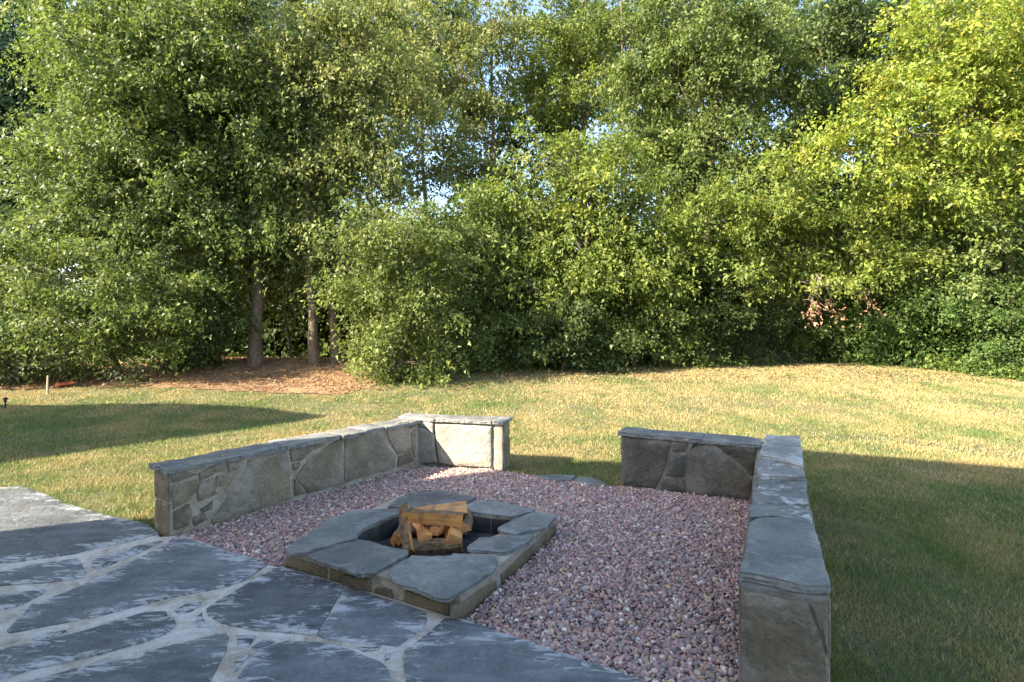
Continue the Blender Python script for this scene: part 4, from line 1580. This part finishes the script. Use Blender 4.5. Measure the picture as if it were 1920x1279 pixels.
# ---- right side
plant('deciduous_tree', 'bright yellow green tree arching over the lawn edge', 'tree', GT(1890, 694) + Vector((.9, .3, 0)),
      [(1850, 40, 110, 70), (1760, 40, 70, 45), (1900, 140, 100, 80), (1790, 120, 90, 60), (1700, 170, 80, 45), (1830, 220, 110, 70), (1710, 250, 100, 50), (1600, 290, 90, 42), (1740, 330, 100, 50), (1860, 320, 90, 70), (1640, 220, 60, 35, .8), (1990, 200, 90, 200)],
      15.2, 'yellow', WG, .115, .6, .35, 1.0, .17, up=1.0)
dead_tree = plant('deciduous_tree', 'layered yellow green tree with hanging brown dead leaves', 'tree', GT(1560, 682) + Vector((0, 1.3, 0)),
                  [(1340, 400, 90, 45), (1450, 370, 90, 45), (1540, 390, 90, 45), (1630, 400, 80, 45), (1330, 470, 80, 40), (1440, 450, 90, 45), (1550, 470, 90, 40), (1650, 480, 70, 35, .7), (1400, 520, 70, 30), (1500, 530, 80, 28, .8), (1700, 410, 70, 45, .7), (1480, 300, 70, 40)],
                  16.2, 'lime', WG, .115, .55, .35, .95, .11, up=1.0)
plant('deciduous_tree', 'dark leafy tree under the arching yellow crown', 'tree', GT(1800, 690) + Vector((0, .8, 0)),
      [(1800, 420, 80, 60), (1890, 420, 90, 70), (1760, 500, 70, 50, .8), (1860, 520, 90, 60), (1930, 520, 70, 80)], 16, 'oak', WG, .115, .5, .5, .9, .11)
sh = [
    ('dense green shrub at the foot of the tall pale bush', 880, 698, [(850, 600, 60, 55), (890, 650, 75, 42), (830, 665, 45, 34), (850, 510, 60, 60), (830, 440, 60, 45)], 15.4, 'oak'),
    ('tangled shrub with bare twigs beneath the sky gap', 950, 692, [(910, 500, 60, 60), (960, 560, 70, 55), (950, 480, 60, 50), (880, 400, 50, 40), (960, 640, 60, 45), (890, 450, 50, 40, .7)], 16.2, 'oak'),
    ('dark bushy shrub spilling onto the lawn', 1060, 697, [(1060, 610, 70, 45), (1050, 660, 70, 32), (1110, 655, 60, 35)], 15.4, 'dark'),
    ('large mid green shrub with upright shoots', 1190, 690, [(1150, 580, 70, 45), (1220, 600, 70, 60), (1180, 650, 80, 38), (1260, 650, 50, 38)], 15.8, 'oak'),
    ('dark shrub in the shade of the layered tree', 1330, 686, [(1310, 560, 70, 50), (1370, 590, 60, 45), (1310, 640, 60, 42), (1280, 520, 50, 40)], 16.3, 'dark'),
    ('sage green low shrub below the brown dead leaves', 1440, 682, [(1410, 640, 60, 40), (1470, 630, 60, 42), (1510, 655, 50, 28)], 16.3, 'sage'),
    ('broad fern green shrub beside the sage green one', 1590, 681, [(1560, 610, 60, 45), (1620, 640, 70, 38), (1560, 655, 50, 28)], 16.4, 'gloss'),
    ('glossy green shrub with arching shoots at the bright vines', 1720, 688, [(1690, 590, 70, 55), (1760, 610, 70, 50), (1700, 650, 80, 36), (1780, 660, 50, 30)], 15.4, 'gloss'),
    ('tall glossy laurel shrub reaching the arching yellow tree', 1860, 704, [(1830, 570, 60, 50), (1890, 590, 80, 70), (1870, 660, 80, 42), (1960, 620, 70, 80)], 14.4, 'gloss'),
    ('low weedy shrub by the wooden stake', 40, 722, [(20, 680, 60, 30), (90, 700, 40, 20), (-40, 670, 50, 50)], 13.2, 'sage'),
    ('small silvery weed clump on the mulch bank', 205, 722, [(200, 706, 34, 16), (240, 700, 24, 14)], 12.9, 'sage'),
    ('slender young shrub under the low spreading tree', 380, 692, [(360, 640, 50, 40), (400, 610, 40, 50), (340, 672, 40, 20)], 15.8, 'dark'),
]
for lab, bx, by, lb, d, pl in sh:
    lb = [(q[0], q[1] - 6, q[2] * 1.12, q[3] * 1.2) + tuple(q[4:]) for q in lb]
    plant('shrub', lab, 'shrub', GT(bx, by), lb, d, pl, SG, .10, .45, .4, 1.5, .03, stems=4, extra_limbs=4)


# ---- the wood goes on past both ends of the view
def copy_tree(root, loc, rz, sc, label):
    r = root.copy()
    COL.objects.link(r)
    r.location = loc
    r.rotation_euler = (0, 0, rz)
    r.scale = (sc, sc, sc)
    r['label'] = label
    for ch in list(root.children):
        c_ = ch.copy()
        COL.objects.link(c_)
        c_.parent = r
    return r


for px, dd, rz, sc, lab in ((-190, 27, 2.2, 1.0, 'broad oak past the stake, first beyond the low spreading tree'),
                            (-640, 25, 4.0, 1.1, 'broad oak past the stake, second beyond the low spreading tree'),
                            (2330, 20.0, 1.3, 1.0, 'broad oak standing beyond the arching yellow tree')):
    q = Vector(((px - CX) / F * dd, dd, 0))
    q.z = float(terr(q.x, q.y))
    copy_tree(oak, q, rz, sc, lab)


# ---- dead, leafless or brown branches hanging in two trees
def dead_branch(root, px, py, d, n, lx, ly, leaves):
    b = root.location
    tv, tq = [], []
    rs = random.Random(px)
    C, O = [], []
    s = AT(px, py, d)
    for i in range(n):
        e = AT(px + rs.uniform(-lx, lx), py + rs.uniform(.4, 1) * ly, d + rs.uniform(-.3, .2))
        pts = curve_pts(s + Vector((rs.uniform(-.1, .1), 0, 0)), e, 5, .12, rs.randint(0, 999))
        V, Q = tube(pts, [.008, .007, .006, .005, .004, .003], 4)
        k = len(tv)
        tv += V
        tq += [tuple(x + k for x in q) for q in Q]
        for j in range(3):
            p = pts[rs.randint(2, 5)]
            e2 = p + Vector((rs.uniform(-.35, .35), rs.uniform(-.2, .2), rs.uniform(-.3, .05)))
            V, Q = tube([p, p.lerp(e2, .5) + UZ * .03, e2], [.008, .006, .003], 4)
            k = len(tv)
            tv += V
            tq += [tuple(x + k for x in q) for q in Q]
        C += [pts[4], pts[5]]
        O += [Vector((rs.uniform(-.4, .4), -.2, -1))] * 2
    me = np_mesh('dead_branch', np.array([tuple(v - b) for v in tv]), np.array(tq), True)
    o = link('dead_branch', me, M['twig'], root)
    o['label'] = 'bare grey dead branch' if not leaves else 'dead branch hung with brown leaves'
    if leaves:
        V, Cc = sprays(np.array([tuple(c) for c in C]), np.array([tuple(v) for v in O]), 3, 5, .34, .5, .08, PAL['dead'])
        me = np_mesh('brown_leaves', V - np.array(b), np.arange(len(V)).reshape(-1, 3))
        tint(me, Cc)
        link('brown_leaves', me, M['litter'], o)


M['twig'] = plain('grey_dead_twig', (.27, .22, .16), .85, 20, .3)
dead_branch(dead_tree, 1535, 515, 15.4, 6, 42, 70, True)
dead_branch(dead_tree, 1598, 525, 15.4, 2, 30, 45, True)
dead_branch(mid, 925, 445, 15.4, 8, 35, 60, False)
dead_branch(mid, 985, 525, 15.4, 6, 40, 50, False)

# ---- thin understory trunks in the dark wood on the left
for i, (px, py, dd, r) in enumerate(((420, 676, 2.5, .05), (508, 676, 1.5, .045), (540, 674, 4, .06), (660, 674, 3, .07), (395, 676, 4, .05), (450, 674, 5, .07), (610, 674, 6, .08), (560, 675, 2, .03))):
    b = GT(px, py) + Vector((0, dd, 0))
    b.z = float(terr(b.x, b.y))
    root = empty('sapling', b, 'thin bare sapling trunk in the dark wood behind the mulch bank', 'tree', 'saplings in the dark wood')
    pts = curve_pts(b - UZ * .05, b + Vector((random.uniform(-.5, .5), random.uniform(-.4, .4), 6.5)), 10, 0, i, .4)
    V, Q = tube(pts, [r * (1 - .07 * k) for k in range(11)], 7)
    link('trunk', np_mesh('trunk', np.array([tuple(v - b) for v in V]), np.array(Q), True), M['bark'], root)
    cc = np.array([tuple(pts[k]) for k in (6, 7, 8, 9, 10, 10, 9, 8)]) + RNG.normal(0, .35, (8, 3))
    oo = RNG.normal(size=(8, 3))
    V, Cc = sprays(cc, oo, 6, 9, .8, .4, .13, PAL['dark'])
    me = np_mesh('crown', V - np.array(b), np.arange(len(V)).reshape(-1, 3))
    tint(me, Cc)
    link('crown', me, M['leaf'], root)


# ---- the deeper wood, one mass
def deep_wood():
    P, O = [], []
    spec = [(-80, 620, 300, 690, 2400, 20, 27), (300, 700, 480, 690, 1900, 22, 28), (650, 1320, 420, 690, 2800, 19.5, 26), (1250, 2000, 360, 690, 3600, 19, 26)]
    for x0, x1, y0, y1, n, d0, d1 in spec:
        for _ in range(int(n * .85)):
            d = random.uniform(d0, d1)
            px = random.uniform(x0, x1)
            py = random.uniform(y0 + 60 * noise.noise(Vector((px * .012, 0, 0))), y1)
            p = AT(px, py, d)
            p.z = max(p.z, float(terr(p.x, p.y)) + .15)
            P.append(tuple(p))
            O.append((random.gauss(0, 1), -.7, random.gauss(0, .4)))
    P, O = np.array(P), np.array(O)
    O /= np.linalg.norm(O, axis=1)[:, None]
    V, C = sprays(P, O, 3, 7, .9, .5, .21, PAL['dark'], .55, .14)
    me = np_mesh('deep_wood', V, np.arange(len(V)).reshape(-1, 3))
    tint(me, C)
    NLEAF[0] += len(V) // 4
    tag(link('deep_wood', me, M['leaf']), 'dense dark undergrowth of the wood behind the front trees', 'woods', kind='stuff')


deep_wood()


# ---- bright vines along the foot of the right hand shrubs
def vines():
    P = []
    path = [(1285, 690), (1340, 688), (1420, 686), (1500, 681), (1580, 680), (1650, 682), (1700, 688), (1760, 694), (1820, 702), (1880, 710), (1930, 716), (1990, 722)]
    for i in range(len(path) - 1):
        (xa, ya), (xb, yb) = path[i], path[i + 1]
        k = 26 if xa < 1680 else 60
        for _ in range(k):
            t_ = random.random()
            p = GT(xa + (xb - xa) * t_, ya + (yb - ya) * t_ - random.uniform(-2, 6))
            p.z += random.uniform(.03, .16 if xa < 1680 else .3)
            P.append(tuple(p))
    P = np.array(P)
    O = RNG.normal(size=P.shape) * np.array([1, 1, .3])
    O /= np.linalg.norm(O, axis=1)[:, None]
    V, C = sprays(P, O, 3, 8, .28, .25, .075, PAL['lime'] + PAL['gloss'], 1.0, .04)
    low = V[:, 2] < terr(V[:, 0], V[:, 1]) + .01
    V[low, 2] = terr(V[low, 0], V[low, 1]) + .01
    me = np_mesh('ground_vines', V, np.arange(len(V)).reshape(-1, 3))
    tint(me, C * 1.1)
    tag(link('ground_vines', me, M['leaf']), 'bright green vines creeping along the lawn edge', 'vines', kind='stuff')


vines()

# ================================================================== far house glimpsed through the right trees
hb = Vector(((1660 - CX) / F * 36, 36, 0))
hb.z = float(terr(hb.x, hb.y))
fh = empty('house', hb, 'tan brick house glimpsed through gaps in the right hand trees', 'house')
w2, dp, hh = 4.2, 7.0, 6.4
b_ = hb
Vw = [b_ + Vector(p) for p in ((-w2, 0, -.2), (w2, 0, -.2), (w2, 0, hh), (0, 0, hh + 3), (-w2, 0, hh), (-w2, dp, -.2), (w2, dp, -.2), (w2, dp, hh), (0, dp, hh + 3), (-w2, dp, hh))]
pyobj('wall', Vw, [(0, 1, 2, 3, 4), (9, 8, 7, 6, 5), (1, 6, 7, 2), (5, 0, 4, 9)], M['tan'], fh)
for s in (-1, 1):
    e = [b_ + Vector(p) for p in ((0, -.3, hh + 3.02), (s * (w2 + .4), -.3, hh - .25), (s * (w2 + .4), dp + .3, hh - .25), (0, dp + .3, hh + 3.02))]
    e += [v + UZ * .14 for v in e]
    pyobj('roof', e, [(0, 1, 2, 3), (7, 6, 5, 4), (0, 4, 5, 1), (1, 5, 6, 2), (2, 6, 7, 3), (3, 7, 4, 0)], M['roof'], fh)
for x in (-2.4, 1.2):
    for z in (1.0, 3.9):
        Q = [b_ + Vector((x + dx, dy, z + dz)) for dy in (.02, -.05) for dx, dz in ((0, 0), (1.2, 0), (1.2, 1.5), (0, 1.5))]
        bf = [(3, 2, 1, 0), (4, 5, 6, 7), (0, 1, 5, 4), (1, 2, 6, 5), (2, 3, 7, 6), (3, 0, 4, 7)]
        w = pyobj('window', Q, bf, M['trim'], fh)
        Q = [b_ + Vector((x + .1 + dx, dy, z + .1 + dz)) for dy in (.01, -.06) for dx, dz in ((0, 0), (1.0, 0), (1.0, 1.3), (0, 1.3))]
        pyobj('pane', Q, bf, M['glass'], w)

# ================================================================== small things at the left edge of the lawn
pb = GT(10, 767)
pl_ = empty('path_light', pb, 'small black path light standing in the lawn', 'path light')


def lathe(name, prof_, base, mat, parent, k=12):
    V, Q = [], []
    for r, z in prof_:
        for i in range(k):
            a = 2 * math.pi * i / k
            V.append(base + Vector((r * math.cos(a), r * math.sin(a), z)))
    for j in range(len(prof_) - 1):
        for i in range(k):
            Q.append((j * k + i, j * k + (i + 1) % k, (j + 1) * k + (i + 1) % k, (j + 1) * k + i))
    return pyobj(name, V, Q, mat, parent, True)


lathe('post', [(.0, -.05), (.012, -.05), (.012, .13), (.03, .135), (.03, .14), (0, .14)], pb, M['black'], pl_)
lathe('lens', [(.0, .14), (.024, .14), (.026, .19), (0, .19)], pb, M['glass'], pl_)
lathe('cap', [(.0, .188), (.05, .188), (.045, .2), (.012, .225), (0, .23)], pb, M['black'], pl_)
sb = GT(89, 741)
V, Q = tube([sb - UZ * .1, sb + UZ * .2, sb + Vector((.01, 0, .40)), sb + Vector((.012, 0, .43))], [.022, .022, .021, .012], 4)
tag(pyobj('wooden_stake', V, Q + [(12, 13, 14, 15)], M['stake']), 'short weathered wooden stake upright at the lawn edge', 'stake')
ra, rb = GT(104, 728), GT(142, 724)
ra.z += .05
rb.z += .07
d2 = (rb - ra).normalized()
n2 = Vector((-d2.y, d2.x, 0)) * .09
Vb = [ra - n2, rb - n2, rb + n2 + UZ * .02, ra + n2 + UZ * .02]
Vb += [v + UZ * .03 for v in Vb]
tag(pyobj('red_board', Vb, [(3, 2, 1, 0), (4, 5, 6, 7), (0, 1, 5, 4), (1, 2, 6, 5), (2, 3, 7, 6), (3, 0, 4, 7)], M['redboard']),
    'rust red board lying on the ground beyond the wooden stake', 'board')
print('leaves', NLEAF[0])
